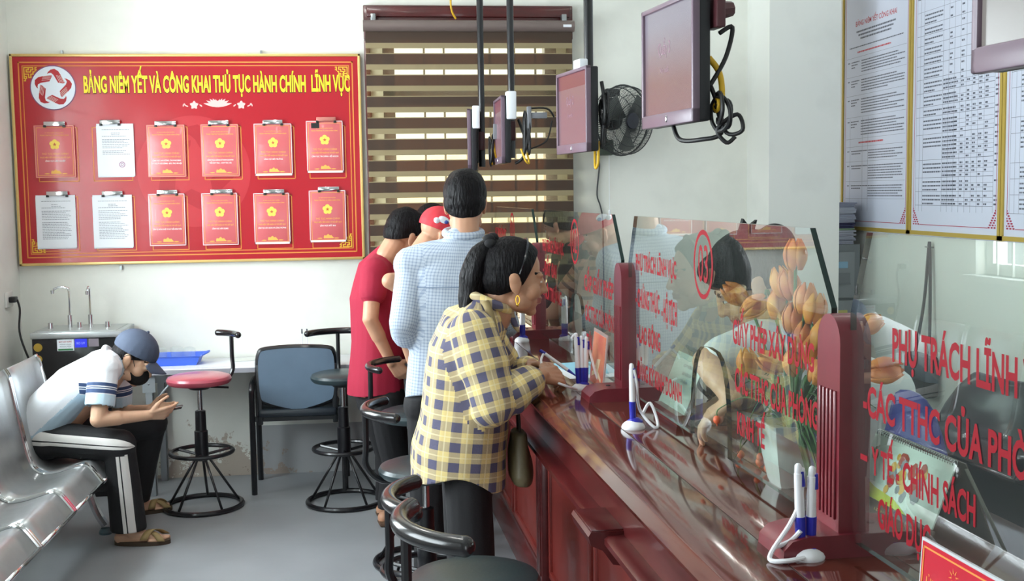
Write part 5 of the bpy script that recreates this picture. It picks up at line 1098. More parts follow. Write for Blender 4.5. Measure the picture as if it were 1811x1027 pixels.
b = Blob(); ms = (sl+sr)/2; hem = P_(665, 690, 5.62)-wl; b.loft([(hem+V((0, 0, -.05)), .165, .135), (hem+V((0, 0, .05)), .165, .13), (hem*.6+ms*.4, .16, .125), (hem*.25+ms*.75+V((-.02, 0, 0)), .17, .125), (ms+V((-.01, 0, -.01)), .165, .10), (nk-V((.015, 0, .015)), .075, .07), (nk+V((.008, .005, .012)), .062, .062)], (.3, -.95, 0)); b.seg(hem, nk, .14, (0, -1, 0))
for s_, e_ in ((sr, er), (sl, el)): b.limb(s_, s_*.55+e_*.45, .07, .066, (0, -1, 0)); b.cap(s_, ms+V((0, 0, .01)), .07, .08)
obj('crimson_shirt', b.fuse(.0065, 3, [(hem, (.1, 0, -1))], .0035, 20, 5), mat('crimson_cloth', (160, 26, 56), .85, bump=.1, bscale=200), mr)
trousers(J3, BLACKCL, mr, r=(.095, .078, .07), cuffz=.09)
b = Blob(); h3.hair(b, .010, [((0, .02, .09), (.066, .075, .045))]); obj('hair', b.fuse(.006, 2, [h3.cut((.085, .07), (.0, .012), (.1, -.1)), h3.cut((.0, .012), (-.09, -.045), (0, -.2))], .002, 70, 4), HAIR, mr)
b = MB()
for a in (J3['al'], J3['ar']): b.box((a.x+.07, a.y, .012), (.27, .10, .02), rotm('Z', .15), .008)
obj('sandal', b, mat('sandal_brown_sole', (92, 66, 48), .7), mr)

# ------------------------------------------------------------------ the person in the red cap, and one more behind
mc = thing('person', 'person in a red cap and brown striped top, half hidden by the man in checks', 'person', (.17, 5.36, 0)); wl = V(mc.location)
h4 = Head(P_(776, 418, 5.34)-wl, (.85, .25, -.45), (.3, 0, 1), k=1.02); nk = P_(768, 458, 5.38)-wl
sr, sl = P_(748, 495, 5.28)-wl, P_(790, 485, 5.52)-wl; er, el = P_(690, 497, 5.16)-wl, P_(840, 560, 5.60)-wl; wr_, wl_ = P_(760, 540, 5.18)-wl, P_(900, 570, 5.60)-wl
J4 = stand_J(h4.p(0, -.04, -.09), nk, sl, sr, el, er, wl_, wr_, (.10, 0, .86), (.2, -.97, 0), (.08, .10, 0), (.08, -.09, 0), (.02, 0, 0))
b = Blob(); h4.shapes(b); body_shapes(b, J4); hand(b, wr_, (1, 0, -.2), (0, 0, -1), (0, 1, 0), .4); hand(b, wl_, (1, 0, -.2), (0, 0, -1), (0, -1, 0), .4); foot(b, J4['al'], (1, .1, 0)); foot(b, J4['ar'], (1, 0, 0))
me = b.fuse(.006, 2); h4.paint(me); obj('body', me, [SK_B, LIP, HAIR, EYW, EYD], mc)
b = Blob(); ms = (sl+sr)/2; b.loft([(V((.10, 0, .78)), .13, .10), (V((.10, 0, .95)), .13, .10), (V((.10, 0, 1.1)), .13, .11), (ms+V((0, 0, -.06)), .14, .10), (ms+V((.0, 0, .0)), .13, .08), (nk, .07, .065)], (.2, -.97, 0)); b.seg(V((.02, 0, .78)), nk, .14, (0, -1, 0))
for s_, e_ in ((sr, er), (sl, el)): b.limb(s_, s_*.45+e_*.55, .062, .060, (0, -1, 0)); b.cap(s_, ms, .062, .075)
obj('striped_top', b.fuse(.0065, 3, [((0, 0, .80), (0, 0, -1))], .003, 20, 8), BRST, mc); trousers(J4, BLACKCL, mc, cuffz=.05)
CAPR = mat('red_cap_cloth', (206, 50, 62), .7)
def cap_parts(hh, m, parent, mb_=None, k=1.0):
    b = Blob(); hh.ell(b, (0, -.012, .046), (.086*k, .106*k, .092*k)); cp = obj('cap_crown', b.fuse(.006, 2, [hh.cut((.09, .040), (-.11, .018), (0, -.2))]), m, parent)
    b = MB(); g = []
    for i in range(7):
        t = i/6; g.append([hh.p(x*(.078-.012*t**3), .080+.088*t*(1-.55*x*x)+.0, .045-.020*t-.022*x*x) for x in [-1+j/5 for j in range(11)]])
    b.sheet(g); o = obj('cap_brim', b, m, parent); o.modifiers.new('t', 'SOLIDIFY').thickness = .004
    b = MB().ell(hh.p(0, -.012, .139*k), [.007]*3, None, 10, 6); obj('cap_button', b, m, parent); return cp
cp = cap_parts(h4, CAPR, mc)
b = MB().ell(h4.p(.074, -.035, .072), (.012, .030, .018), h4.R, 12, 8).ell(h4.p(.072, -.065, .058), (.012, .016, .014), h4.R, 12, 8).m(1).ell(h4.p(.078, -.025, .070), (.012, .013, .010), h4.R, 12, 8); obj('cap_patch', b, [WHP, mat('patch_blue', (60, 80, 160), .6)], cp)
mk = thing('person', 'dark haired person in black mostly hidden behind the red cap', 'person', (.24, 6.15, 0)); wl = V(mk.location)
h5 = Head(P_(764, 404, 6.15)-wl, (.7, .6, -.4), k=.97); nk = h5.p(0, -.06, -.13)
J5 = stand_J(h5.p(0, -.04, -.09), nk, nk+V((.05, .17, -.09)), nk+V((-.02, -.17, -.09)), nk+V((.1, .22, -.36)), nk+V((.03, -.22, -.36)), nk+V((.3, .2, -.42)), nk+V((.25, -.15, -.42)), (-.03, 0, .86), (.2, -.97, 0), (.0, .10, 0), (.0, -.09, 0))
b = Blob(); h5.shapes(b); body_shapes(b, J5); hand(b, J5['wl'], (1, 0, -.1), (0, 0, -1), (0, -1, 0), .4); hand(b, J5['wr'], (1, 0, -.1), (0, 0, -1), (0, 1, 0), .4); foot(b, J5['al'], (1, .1, 0)); foot(b, J5['ar'], (1, 0, 0)); me = b.fuse(.007, 2); h5.paint(me); obj('body', me, [SK_B, LIP, HAIR, EYW, EYD], mk)
b = Blob(); ms = (J5['sl']+J5['sr'])/2; b.loft([(V((-.03, 0, .8)), .13, .11), (V((-.02, 0, 1.0)), .13, .11), (ms+V((0, 0, -.06)), .14, .10), (ms, .13, .08), (nk, .07, .065)], (.2, -.97, 0))
for s_ in 'lr': b.cap(J5['s'+s_], J5['e'+s_], .066, .055); b.cap(J5['s'+s_], ms, .066, .08); b.cap(J5['e'+s_], J5['e'+s_]*.4+J5['w'+s_]*.6, .054, .048)
obj('black_top', b.fuse(.008, 3, [((0, 0, .82), (0, 0, -1))], .003), mat('black_cloth', (30, 28, 30), .85), mk); trousers(J5, BLACKCL, mk, cuffz=.05)
b = Blob(); h5.hair(b, .014); obj('hair', b.fuse(.007, 2, [h5.cut((.085, .06), (-.01, -.02), (.1, -.1)), h5.cut((-.01, -.02), (-.09, -.07), (0, -.2))]), HAIR, mk)

# ------------------------------------------------------------------ waiting bench along the left wall
BST = mat('bench_steel', (186, 190, 192), .36, metal=.7, var=.08, vscale=20); BCH = mat('bench_chrome', (220, 222, 224), .12, metal=1)
bn = thing('waiting_bench', 'row of grey steel seats with chrome edges along the left wall', 'bench', (-1.5, 4.96, 0)); prof = [(-1.735, .90), (-1.715, .86), (-1.695, .75), (-1.672, .62), (-1.65, .50), (-1.625, .435), (-1.58, .405), (-1.52, .408), (-1.46, .424), (-1.42, .436), (-1.393, .437), (-1.37, .422), (-1.335, .375), (-1.318, .350)]
pp = [V((x+1.5, 0, z)) for x, z in prof]; pf = spline(pp, 4)
for k in range(5):
    y0 = 5.47-.5*k-4.96; y1 = y0+.48; b = MB(); b.sheet([[V((p.x, y0+(y1-y0)*j/4, p.z)) for j in range(5)] for p in pf]); s_ = obj('seat_shell', b, BST, bn); s_.modifiers.new('t', 'SOLIDIFY').thickness = .006
    for nm, yy in (('near', y0), ('far', y1)): obj('chrome_edge', MB().tube([V((p.x, yy, p.z+.002)) for p in pf], .0095, 8), BCH, s_)
    obj('front_lip', MB().tube([V((pf[-1].x, y0, pf[-1].z)), V((pf[-1].x, y1, pf[-1].z))], .0095, 8), BCH, s_)
obj('beam', MB().bx(-.07, -.01, -1.55, 1.05, .335, .385, .004), mat('beam_grey', (120, 124, 126), .35, metal=.6), bn)
for y in (.86, -.62, -1.4):
    l = obj('leg', MB().tube([(-.30, y, .03), (-.2, y, .12), (-.06, y, .33), (.0, y, .30), (.06, y, .12), (.10, y, .045)], .022, 8, smooth=5), BCH, bn); obj('foot_pad', MB().lathe([(.0, 0), (.03, 0), (.032, .012), (.022, .03), (0, .03)], (.10, y, 0), 16).lathe([(.0, 0), (.03, 0), (.032, .012), (.022, .03), (0, .03)], (-.30, y, 0), 16), mat('pad_teal_grey', (70, 92, 98), .5), l)
for j, y in enumerate((1.02,)): obj('end_bracket', MB().tube([(-.235, y-.03, .9), (-.2, y, .75), (-.14, y, .48), (-.04, y, .36)], .012, 8, smooth=4), BCH, bn)

# ------------------------------------------------------------------ the seated man
ms_ = thing('person', 'seated man in a grey cap, black mask and white polo looking at his hands', 'person', (-1.6, 5.74, 0)); wl = V(ms_.location)
h6 = Head(P_(236, 634, 5.74)-wl, (.82, -.08, -.58), (.5, 0, .8), k=1.04); nk = P_(190, 640, 5.74)-wl
sr, sl = P_(184, 652, 5.57)-wl, P_(208, 655, 5.90)-wl; er, el = P_(174, 742, 5.50)-wl, P_(212, 730, 5.92)-wl; wr_, wl_ = P_(262, 734, 5.60)-wl, P_(262, 724, 5.82)-wl
pel = V((-.04, 0, .535)); hl, hr = pel+V((.03, .09, -.01)), pel+V((.03, -.09, -.01)); kr, kl = P_(211, 780, 5.58)-wl, P_(268, 758, 5.92)-wl; kr.z = .50; kl.z = .535; ar, al = P_(226, 908, 5.62)-wl, V((.27, .42, .10)); ar.z = .10
J6 = dict(hc=h6.p(0, -.04, -.09), neck=nk, sl=sl, sr=sr, el=el, er=er, wl=wl_, wr=wr_, pel=pel, hl=hl, hr=hr, kl=kl, kr=kr, al=al, ar=ar)
b = Blob(); h6.shapes(b); body_shapes(b, J6)
hand(b, wr_, (.9, .30, .05), (-.1, .75, .5), (.1, .4, 1), curls=(.28, .5, .62, .7), k=.98, tcurl=.2); hand(b, wl_, (.95, -.22, .0), (0, -.8, .45), (.1, -.4, 1), curls=(.3, .5, .6, .65), k=.98, tcurl=.2)
foot(b, ar, (1, -.05, 0), .25); foot(b, al, (.9, .35, 0), .25)
me = b.fuse(.0045, 2); h6.paint(me); obj('body', me, [SK_C, LIP, HAIR, EYW, EYD], ms_)
b = Blob(); um = (sl+sr)/2; fwd = V((1, 0, .0)); st_ = [(pel+V((-.05, 0, -.06)), .17, .125), (pel+V((-.05, 0, .03)), .175, .13), (pel*.65+um*.35+V((-.065, 0, .015)), .175, .125), (pel*.35+um*.65+V((-.05, 0, .03)), .18, .12), (um*.92+pel*.08+V((-.02, 0, .025)), .175, .10), (nk+V((-.02, 0, -.0)), .085, .075), (nk+V((.022, 0, .012)), .064, .064)]
b.loft(st_, (0, -1, 0)); b.seg(st_[0][0], st_[4][0], .14, (0, -1, 0), .16); ns = 1
for s_, e_ in ((sr, er), (sl, el)):
    d_ = (e_-s_).normalized(); b.limb(s_, s_+d_*.172, .074, .066, (0, -1, 0)); b.cap(s_, um+V((0, 0, .015)), .072, .085)
me = b.fuse(.0058, 3, [], .0032, 22, 31)
def poly_paint(P):
    o = np.where(b.best > 0, 1, 0); d = np.array(st_[4][0]-st_[0][0]); L = np.linalg.norm(d); q = P-np.array(st_[0][0]); v = q@d/L; n_ = np.array([d[2], 0, -d[0]])/L; f = q@n_
    o[(o == 0) & (f > -.045+.13*v) & (v < .85)] = 2
    return o
paint(me, poly_paint); bm = bmesh.new(); bm.from_mesh(me)
for s_, e_ in ((sr, er), (sl, el)):    # open, straight sleeve ends
    d_ = (e_-s_).normalized(); q = s_+d_*.178
    fs = [f for f in bm.faces if (f.calc_center_median()-q).dot(d_) > 0 and (f.calc_center_median()-q).length < .11]; bmesh.ops.delete(bm, geom=fs, context='FACES')
bm.to_mesh(me); bm.free()
po = obj('polo_shirt', me, [mat('white_polo_cloth', (240, 243, 248), .85, bump=.1, bscale=250), SLEEVE, mat('pale_blue_cloth', (190, 214, 230), .85)], ms_); po.modifiers.new('t', 'SOLIDIFY').thickness = .003
b = Blob(); cx_ = V((.9, 0, .42)).normalized(); b.tube([nk+V((.02, 0, .012))+V((-cx_.z, 0, cx_.x))*(.066*math.cos(a))+V((0, .068*math.sin(a), 0))-cx_*(.0) for a in [2*PI*k/24 for k in range(24)]], .015, 8, closed=True); obj('collar', b.fuse(.005, 2), mat('white_polo_cloth'), po)
tb = Blob()
for s in 'lr':
    sd = V((0, -1 if s == 'r' else 1, .0)); h, k_, a = J6['h'+s], J6['k'+s], J6['a'+s]; d_ = (a-k_).normalized()
    tb.limb(h, k_, .092, .080, sd+V((0, 0, .25))); tb.limb(k_, a, .080, .078, sd+V((.3, 0, 0)), .4); tb.cap(k_, a+d_*.02, .078, .086)
tb.cap(hl, hr, .10, .10); tb.loft([(pel+V((-.04, 0, -.06)), .15, .12), (pel+V((-.03, 0, .03)), .15, .12), (pel+V((0, 0, .08)), .13, .10)], (0, -1, 0))
obj('track_trousers', tb.fuse(.007, 3, [((0, 0, .075), (0, 0, -1))], .0028, 20, 9), TRACK, ms_)
GCAP = mat('slate_cap_cloth', (72, 82, 102), .8, bump=.15, bscale=300); cap_parts(h6, GCAP, ms_, k=1.03)
b = Blob(); h6.hair(b, .006); obj('hair', b.fuse(.006, 2, [h6.cut((.085, .05), (-.02, -.01), (.1, -.1)), h6.cut((-.02, -.012), (-.09, -.045), (0, -.2))]), HAIR, ms_)
b = Blob(); h6.ell(b, (0, .052, -.050), (.061, .062, .056)); h6.ell(b, (0, .08, -.028), (.022, .034, .02)); MK = mat('black_mask_cloth', (20, 20, 22), .85); mkk = obj('face_mask', b.fuse(.0045, 3, [h6.cut((.03, -.008), (.1, .008), (.1, .2)), h6.cut((.022, -.01), (.012, -.1), (-.1, -.03))]), MK, ms_)
b = MB()
for x in (-1, 1): b.tube([h6.p(x*.058, .04, -.02), h6.p(x*.078, .01, .018), h6.p(x*.084, -.014, .022), h6.p(x*.086, -.03, -.01), h6.p(x*.075, -.01, -.05), h6.p(x*.056, .035, -.08)], .0018, 5, smooth=5)
obj('ear_loop', b, MK, mkk)
for s, dr in (('r', V((1, -.05, 0))), ('l', V((.9, .35, 0)))):
    a = J6['a'+s]; dr.normalize(); sd = V((-dr.y, dr.x, 0)); o = V((a.x, a.y, 0))+dr*.065; R = Matrix((dr, sd, V((0, 0, 1)))).transposed(); b = MB()
    for t in range(12):
        pass
    rs_ = []
    for z in (0, .008, .02): rs_.append([o+R @ V((.135*math.cos(q), (.046+.008*math.cos(q))*math.sin(q), z)) for q in [2*PI*k/28 for k in range(28)]])
    b.rings(rs_); sl_ = obj('sandal_sole', b, mat('sandal_dark_sole', (70, 56, 42), .7), ms_)
    b = MB()
    for sg in (-1, 1): b.sheet([[o+R @ V((x0+sg*v*.0+(.028 if sg*u > 0 else -.0)*abs(u)+w_, u*.050, .028+.036*(1-u*u)+.004*sg)) for w_ in (-.018, 0, .018)] for v in (0,) for u in [-1+k/6 for k in range(13)] for x0 in (.045+sg*u*.028,)])
    st2 = obj('sandal_strap', b, mat('sandal_olive_strap', (150, 128, 84), .6), sl_); st2.modifiers.new('t', 'SOLIDIFY').thickness = .003
ph_ = obj('phone', MB().box((0, 0, 0), (.14, .072, .009), None, .004), mat('phone_black', (20, 20, 24), .2)); ph_.location = (wr_+wl_)/2+wl+V((.095, 0, .012)); ph_.rotation_euler = (0, rad(-8), rad(3)); tag(ph_, 'dark phone held in both hands by the seated man', 'phone')

# ------------------------------------------------------------------ swivel stools
DKV = mat('teal_black_vinyl', (44, 58, 62), .35, bump=.05, bscale=80); RDV = mat('rose_red_vinyl', (186, 82, 98), .3, coat=.3)
def stool(label, c, az, vinyl, sz=.70, arm_r=.02, arc=54, group='swivel bar stools'):
    t = thing('bar_stool', label, 'stool', (c[0], c[1], 0), 0, group); r_ = .172; zt = sz
    obj('seat', MB().lathe([(0, zt-.045), (.10, zt-.048), (.158, zt-.045), (.170, zt-.032), (.172, zt-.02), (.165, zt-.007), (.14, zt+.002), (.08, zt+.006), (0, zt+.007)], seg=40), vinyl, t)
    obj('seat_plate', MB().cyl((0, 0, zt-.075), (0, 0, zt-.045), .05, .09).tube([(.05, 0, zt-.065), (.12, .03, zt-.075), (.15, .035, zt-.078)], .006, 6), BLK, t)
    obj('gas_lift', MB().cyl((0, 0, .48), (0, 0, zt-.06), .013), CHROME, t)
    obj('column', MB().lathe([(0, .26), (.036, .26), (.036, .42), (.030, .425), (.028, .53), (.018, .535), (0, .535)], seg=20), TUBE, t)
    b = MB().tube([(.165*math.cos(2*PI*k/36), .165*math.sin(2*PI*k/36), .305) for k in range(36)], .0115, 8, closed=True)
    for k in range(3): a = k*2*PI/3+.5; b.tube([(.03*math.cos(a), .03*math.sin(a), .29), (.165*math.cos(a), .165*math.sin(a), .305)], .008, 6)
    obj('foot_ring', b, TUBE, t)
    b = MB().tube([(.205*math.cos(2*PI*k/40), .205*math.sin(2*PI*k/40), .013) for k in range(40)], .0135, 8, closed=True); obj('base_ring', b, TUBE, t)
    for k in range(5): a = k*2*PI/5+.35; obj('leg', MB().tube([(.03*math.cos(a), .03*math.sin(a), .28), (.19*math.cos(a), .19*math.sin(a), .02)], .0075, 6), TUBE, t)
    A = rad(az); ra = .215; za = zt+.195
    obj('arm_support', MB().tube([(.06*math.cos(A), .06*math.sin(A), zt-.055), (.16*math.cos(A), .16*math.sin(A), zt-.055), (.215*math.cos(A), .215*math.sin(A), zt-.0), (ra*math.cos(A), ra*math.sin(A), zt+.08), (ra*math.cos(A), ra*math.sin(A), za)], .0115, 8, smooth=5), TUBE, t)
    n = 18; pts = [(ra*math.cos(A+rad(arc)*(2*i/n-1)), ra*math.sin(A+rad(arc)*(2*i/n-1)), za+.01) for i in range(n+1)]
    b = MB().tube(pts, arm_r, 12); b.ell(pts[0], (arm_r,)*3, None, 12, 8).ell(pts[-1], (arm_r,)*3, None, 12, 8); obj('arm_rail', b, mat('black_rail', (26, 25, 28), .22, coat=.3), t)
    return t
stool('rose red stool with a curved arm rail in front of the seated man', (-.98, 6.25), 42, RDV, .725, .018, 26)
stool('dark stool with its rail against the wall, right of the upholstered chair', (-.213, 6.21), 97, DKV, .72, .018)
stool('dark stool right behind the man in the crimson shirt', tuple(atZ(738, 724, .71))[:2], 165, DKV, .71, .016)
stool('dark stool behind the woman in plaid, its seat under her shirt tail', tuple(atZ(752, 813, .71))[:2], 186, DKV, .70, .019)
stool('nearest stool whose dark green seat fills the bottom of the view', (.225, 2.86), 178, DKV, .705, .021, 46)
stool('stool cut off by the bottom edge, only its thick rail in view', (.245, 2.33), 198, DKV, .80, .021, 46)

# ------------------------------------------------------------------ upholstered chair at the wall table
ch = thing('visitor_chair', 'blue grey upholstered chair with black frame pushed to the wall table', 'chair', (-.475, 6.62, 0)); FRM = mat('black_chair_frame', (24, 26, 30), .35, coat=.15)
for sx in (-1, 1):
    x = sx*.255; obj('side_frame', MB().tube([(x, -.16, 0), (x, -.155, .50), (x, -.14, .60), (x, -.08, .63), (x, .08, .63), (x, .15, .60), (x, .165, .48), (x, .19, 0)], .0165, 8, smooth=5), FRM, ch)
    obj('back_upright', MB().bx(x*.82-.014, x*.82+.014, -.175, -.155, .40, .74, .004), FRM, ch)
obj('cross_rail', MB().bx(-.25, .25, -.15, -.12, .415, .44).bx(-.25, .25, .12, .15, .415, .44), FRM, ch)
obj('seat', MB().box((0, .01, .465), (.44, .40, .05), None, .02), mat('seat_dark_vinyl', (40, 48, 56), .4), ch)
bk = [(-.205, .56), (-.215, .72), (-.205, .80), (-.17, .825), (0, .835), (.17, .825), (.205, .80), (.215, .72), (.205, .56), (.17, .525), (.06, .49), (0, .482), (-.06, .49), (-.17, .525)]
bp2 = [(p.x, p.z) for p in spline([V((x, 0, z)) for x, z in bk], 4, True)]
obj('back_cushion', MB().prism([(x*.985, .66+(z-.66)*.985) for x, z in bp2], -.178, -.13), mat('blue_grey_vinyl', (98, 118, 138), .5, var=.12, vscale=9), ch)
obj('back_piping', MB().tube([(x, -.155, z) for x, z in bp2], .016, 8, closed=True), FRM, ch)

# ------------------------------------------------------------------ wall table and the things on it
tb = thing('wall_table', 'long white topped table with grey steel legs against the back wall', 'table', (-1.34, 6.5, 0)); zt = .722
obj('table_top', MB().bx(0, 1.52, 0, .42, zt-.028, zt, .003), mat('table_white', (226, 228, 232), .35), tb); obj('edge_trim', MB().bx(0, 1.52, -.004, 0, zt-.028, zt-.002), mat('edge_grey', (160, 160, 168), .4), tb, flat=True)
SG_ = mat('steel_grey_paint', (150, 156, 160), .45, metal=.3)
for x, y in ((.04, .03), (1.46, .03), (.04, .38), (1.46, .38)):
    l = obj('leg', MB().bx(x-.02, x+.02, y-.003, y, 0, zt-.03).bx(x-.02 if x > 1 else x+.017, x-.017 if x > 1 else x+.02, y-.003, y+.035, 0, zt-.03), SG_, tb, flat=True)
    b = MB(); b.bx(x-.035, x+.035, y-.007, y-.003, zt-.13, zt-.03)
    obj('bracket_plate', b, SG_, l)
    for z in (zt-.08, zt-.3): obj('bolt', MB().ell((x, y-.006, z), (.007, .005, .007), None, 8, 6), SG_, l)
    if y < .1: obj('brace', MB().tube([(x, .02, zt-.22), (x+(.16 if x < 1 else -.16), .02, zt-.03)], .007, 6), SG_, l)
b = MB()
ty = thing('serving_tray', 'blue plastic tray with glasses on the wall table', 'tray', (-1.17, 6.72, zt)); 
ang = rad(3); b.rings([[V((sx*w_, sy*d_, z)) for sx, sy in ((-1, -1), (1, -1), (1, 1), (-1, 1))] for w_, d_, z in ((.115, .085, 0), (.14, .105, .055), (.15, .115, .057), (.137, .103, .05), (.112, .082, .005))]); obj('tray_body', b, mat('tray_blue', (72, 112, 220), .35), ty, flat=True)
obj('tray_handle', MB().tube([(.145, -.05, .055), (.175, -.03, .068), (.175, .03, .068), (.145, .05, .055)], .006, 6, smooth=3), mat('tray_blue'), ty)
TG = glass_mat('drinking_glass', (.95, .97, .97), 1.45, haze=.10)
for k, (x, y) in enumerate(((-1.262, 6.71), (-1.10, 6.70), (-1.18, 6.76))):
    g = obj('drinking_glass', MB().lathe([(.030, 0), (.036, .065), (.034, .08), (.02, .088), (0, .088)], seg=20), TG, None, (x, y, zt+.012)); tag(g, ('upturned glass at the left end of the blue tray', 'upturned glass at the right end of the blue tray', 'upturned glass at the middle back of the blue tray')[k], 'glass', 'glasses on the blue tray')
paper('paper_stack', 'white papers lying on the wall table beside the blue tray', (-.90, 6.66, zt), .42, .24, .08, n=4)
paper('paper_form', 'white sheet at the front edge of the wall table before the tray', (-1.15, 6.585, zt), .30, .13, -.12, n=2)
paper('paper_form', 'crumpled white sheet at the back of the wall table', (-.80, 6.78, zt+.004), .16, .12, .3, (222, 226, 222), 3)
for k, x in enumerate((-.462, -.433)):
    pn = thing('ballpoint_pen', ('left of two white ballpoint pens standing on the wall table', 'right of two white ballpoint pens standing on the wall table')[k], 'pen', (x, 6.78, zt), 0, 'pens on the wall table'); obj('pen_barrel', MB().cyl((0, 0, .012), (.001, 0, .15), .004, .004, 8), WPL, pn); obj('pen_cap', MB().cyl((.001, 0, .15), (.001, 0, .178), .0045, .0035, 8), mat('pen_navy', (30, 34, 60), .4), pn); obj('pen_base', MB().lathe([(0, 0), (.016, 0), (.014, .008), (.005, .014), (0, .014)], seg=14), BLK, pn)

# ------------------------------------------------------------------ water dispenser
dx0, dx1, dy, dz = -1.925, -1.475, 6.55, .945; wd = thing('water_dispenser', 'black water purifier cabinet with steel top and taps in the corner', 'water dispenser', (dx0, dy, 0)); W_ = dx1-dx0
obj('body', MB().bx(0, W_, 0, .34, .03, dz-.035, .004), mat('dispenser_black', (24, 24, 27), .15), wd); obj('feet_plinth', MB().bx(.02, W_-.02, .02, .32, 0, .03), BLK, wd, flat=True)
obj('steel_top', MB().bx(-.005, W_+.03, -.012, .36, dz-.035, dz, .004).bx(.02, W_+.0, .02, .34, dz, dz+.003), mat('top_steel', (190, 195, 196), .3, metal=.7), wd)
for x, cu in ((.158, -1), (.272, 0)):
    b = MB().cyl((x, .2, dz), (x, .2, dz+.075), .013).tube([(x, .2, dz+.07), (x, .2, dz+.21), (x+cu*.015, .2-.0, dz+.232), (x+cu*.05, .19, dz+.236), (x+cu*.075, .17, dz+.226)] if cu else [(x, .2, dz+.07), (x, .2, dz+.21), (x+.004, .185, dz+.233), (x+.006, .15, dz+.236), (x+.006, .13, dz+.222)], .0065, 8, smooth=4)
    tp = obj('tap', b, CHROME, wd); q = (x+cu*.08, .165, dz+.222) if cu else (x+.006, .125, dz+.216); obj('tap_nozzle', MB().cyl(q, (q[0], q[1], q[2]-.02), .011, .009, 10), CHROME, tp)
for x in (.055, .215, .37): obj('tap_knob', MB().cyl((x, .18, dz), (x, .18, dz+.035), .016, .014, 12), CHROME, wd)
for z, r_ in ((dz-.083, .024), (dz-.148, .021)):
    s_ = obj('gold_seal', MB().lathe([(0, 0), (r_, 0), (r_*.9, .004), (r_*.62, .004), (r_*.55, .006), (0, .006)], (.032, -.001, z), 24, rotm('X', PI/2)), mat('seal_gold', (196, 164, 70), .35, metal=.4), wd)
obj('silver_seal', MB().lathe([(0, 0), (.019, 0), (.019, .003), (0, .003)], (.034, -.001, dz-.20), 24, rotm('X', PI/2)), mat('seal_silver', (190, 192, 196), .4), wd)
fr = FR((0, -.0015, 0), (1, 0, 0), (0, 0, 1)); lb = obj('info_label', MB().bx(.135, .225, -.002, .0, dz-.105, dz-.042), WHP, wd, flat=True)
b = MB().text('MÁY LỌC NƯỚC', fr, .007, .07, .02, .0012, 'CENTER', .18, dz-.058); obj('label_red_print', b, CRIM, lb, flat=True); b = MB().text('NÓNG LẠNH', fr, .006, .06, .01, .0012, 'CENTER', .18, dz-.072).text('NGUỘI', fr, .006, .06, .01, .0012, 'CENTER', .18, dz-.084); obj('label_print', b, INK, lb, flat=True); obj('label_green_band', MB().bx(.14, .22, -.0028, -.002, dz-.103, dz-.093), mat('label_green', (60, 130, 80), .5), lb, flat=True)
db = obj('blue_display', MB().bx(.23, .296, -.003, .0, dz-.088, dz-.04), mat('display_blue', (44, 52, 200), .3, emit=.5), wd, flat=True); obj('display_text', MB().text('RO UV', fr, .012, .045, .01, .002, 'CENTER', .263, dz-.07), mat('display_text', (150, 160, 240), .4, emit=.4), db, flat=True)
obj('brand_plate', MB().bx(.305, .36, -.003, .0, dz-.085, dz-.04), mat('plate_grey', (130, 120, 130), .4), wd, flat=True)
q = V((XL+.05, so_.location.y, so_.location.z)); tag(obj('power_cord', MB().tube([q, q+V((.012, -.0, -.06)), q+V((.01, -.02, -.18)), q+V((.05, -.05, -.30)), V((dx0+.0, dy+.10, .66)), V((dx0-.004, dy+.16, .50))], .006, 8, smooth=6), CAB), 'black power cord drooping from the wall socket to the water purifier', 'cord')

# ------------------------------------------------------------------ clerks behind the counter
def PT(x, y, t): d = ray(x, y); return O0+d*(t/d.dot(CL))
O0 = V((0, 0, H))
ck = thing('person', 'clerk with black hair in a bun and white blouse behind glass screen 03', 'person', tuple(CT(1.52, 3.05, 0))); wl = V(ck.location)
h7 = Head(PT(1326, 500, 2.95)-wl, (-.86, .16, -.62), (-.25, 0, 1), k=1.03); nk = PT(1352, 572, 3.0)-wl
sl, sr = PT(1330, 612, 2.82)-wl, PT(1400, 602, 3.14)-wl; el, er = PT(1250, 640, 2.80)-wl, PT(1330, 700, 3.2)-wl; wl_, wr_ = PT(1296, 706, 2.62)-wl, PT(1270, 715, 3.0)-wl
b = Blob(); h7.shapes(b); Jc = stand_J(h7.p(0, -.04, -.09), nk, sl, sr, el, er, wl_, wr_, (.0, .0, .84), (0, 1, 0), (.02, -.09, 0), (.0, .09, 0)); body_shapes(b, Jc)
hand(b, wl_, (-.5, .4, -.5), (0, .3, -1), (0, 1, .2), .4); hand(b, wr_, (-1, -.2, -.3), (0, 0, -1), (0, -1, 0), .4); foot(b, Jc['al'], (-1, 0, 0)); foot(b, Jc['ar'], (-1, 0, 0)); me = b.fuse(.0055, 2); h7.paint(me); obj('body', me, [SK_C, LIP, HAIR, EYW, EYD], ck)
b = Blob(); um = (sl+sr)/2; b.loft([(V((.0, 0, .80)), .16, .12), (V((-.01, 0, .95)), .155, .12), (V((-.03, 0, 1.08)), .165, .12), (um+V((.02, 0, -.05)), .165, .11), (um+V((.01, 0, .01)), .15, .09), (nk+V((.0, 0, .0)), .075, .07)], (0, 1, 0))
for s_, e_ in ((sl, el), (sr, er)): b.cap(s_, s_*.3+e_*.7, .064, .056); b.cap(s_, um, .066, .08)
bl_ = obj('white_blouse', b.fuse(.0065, 3, [((0, 0, .80), (0, 0, -1))], .004, 20, 6), mat('white_blouse_cloth', (236, 240, 242), .8), ck)
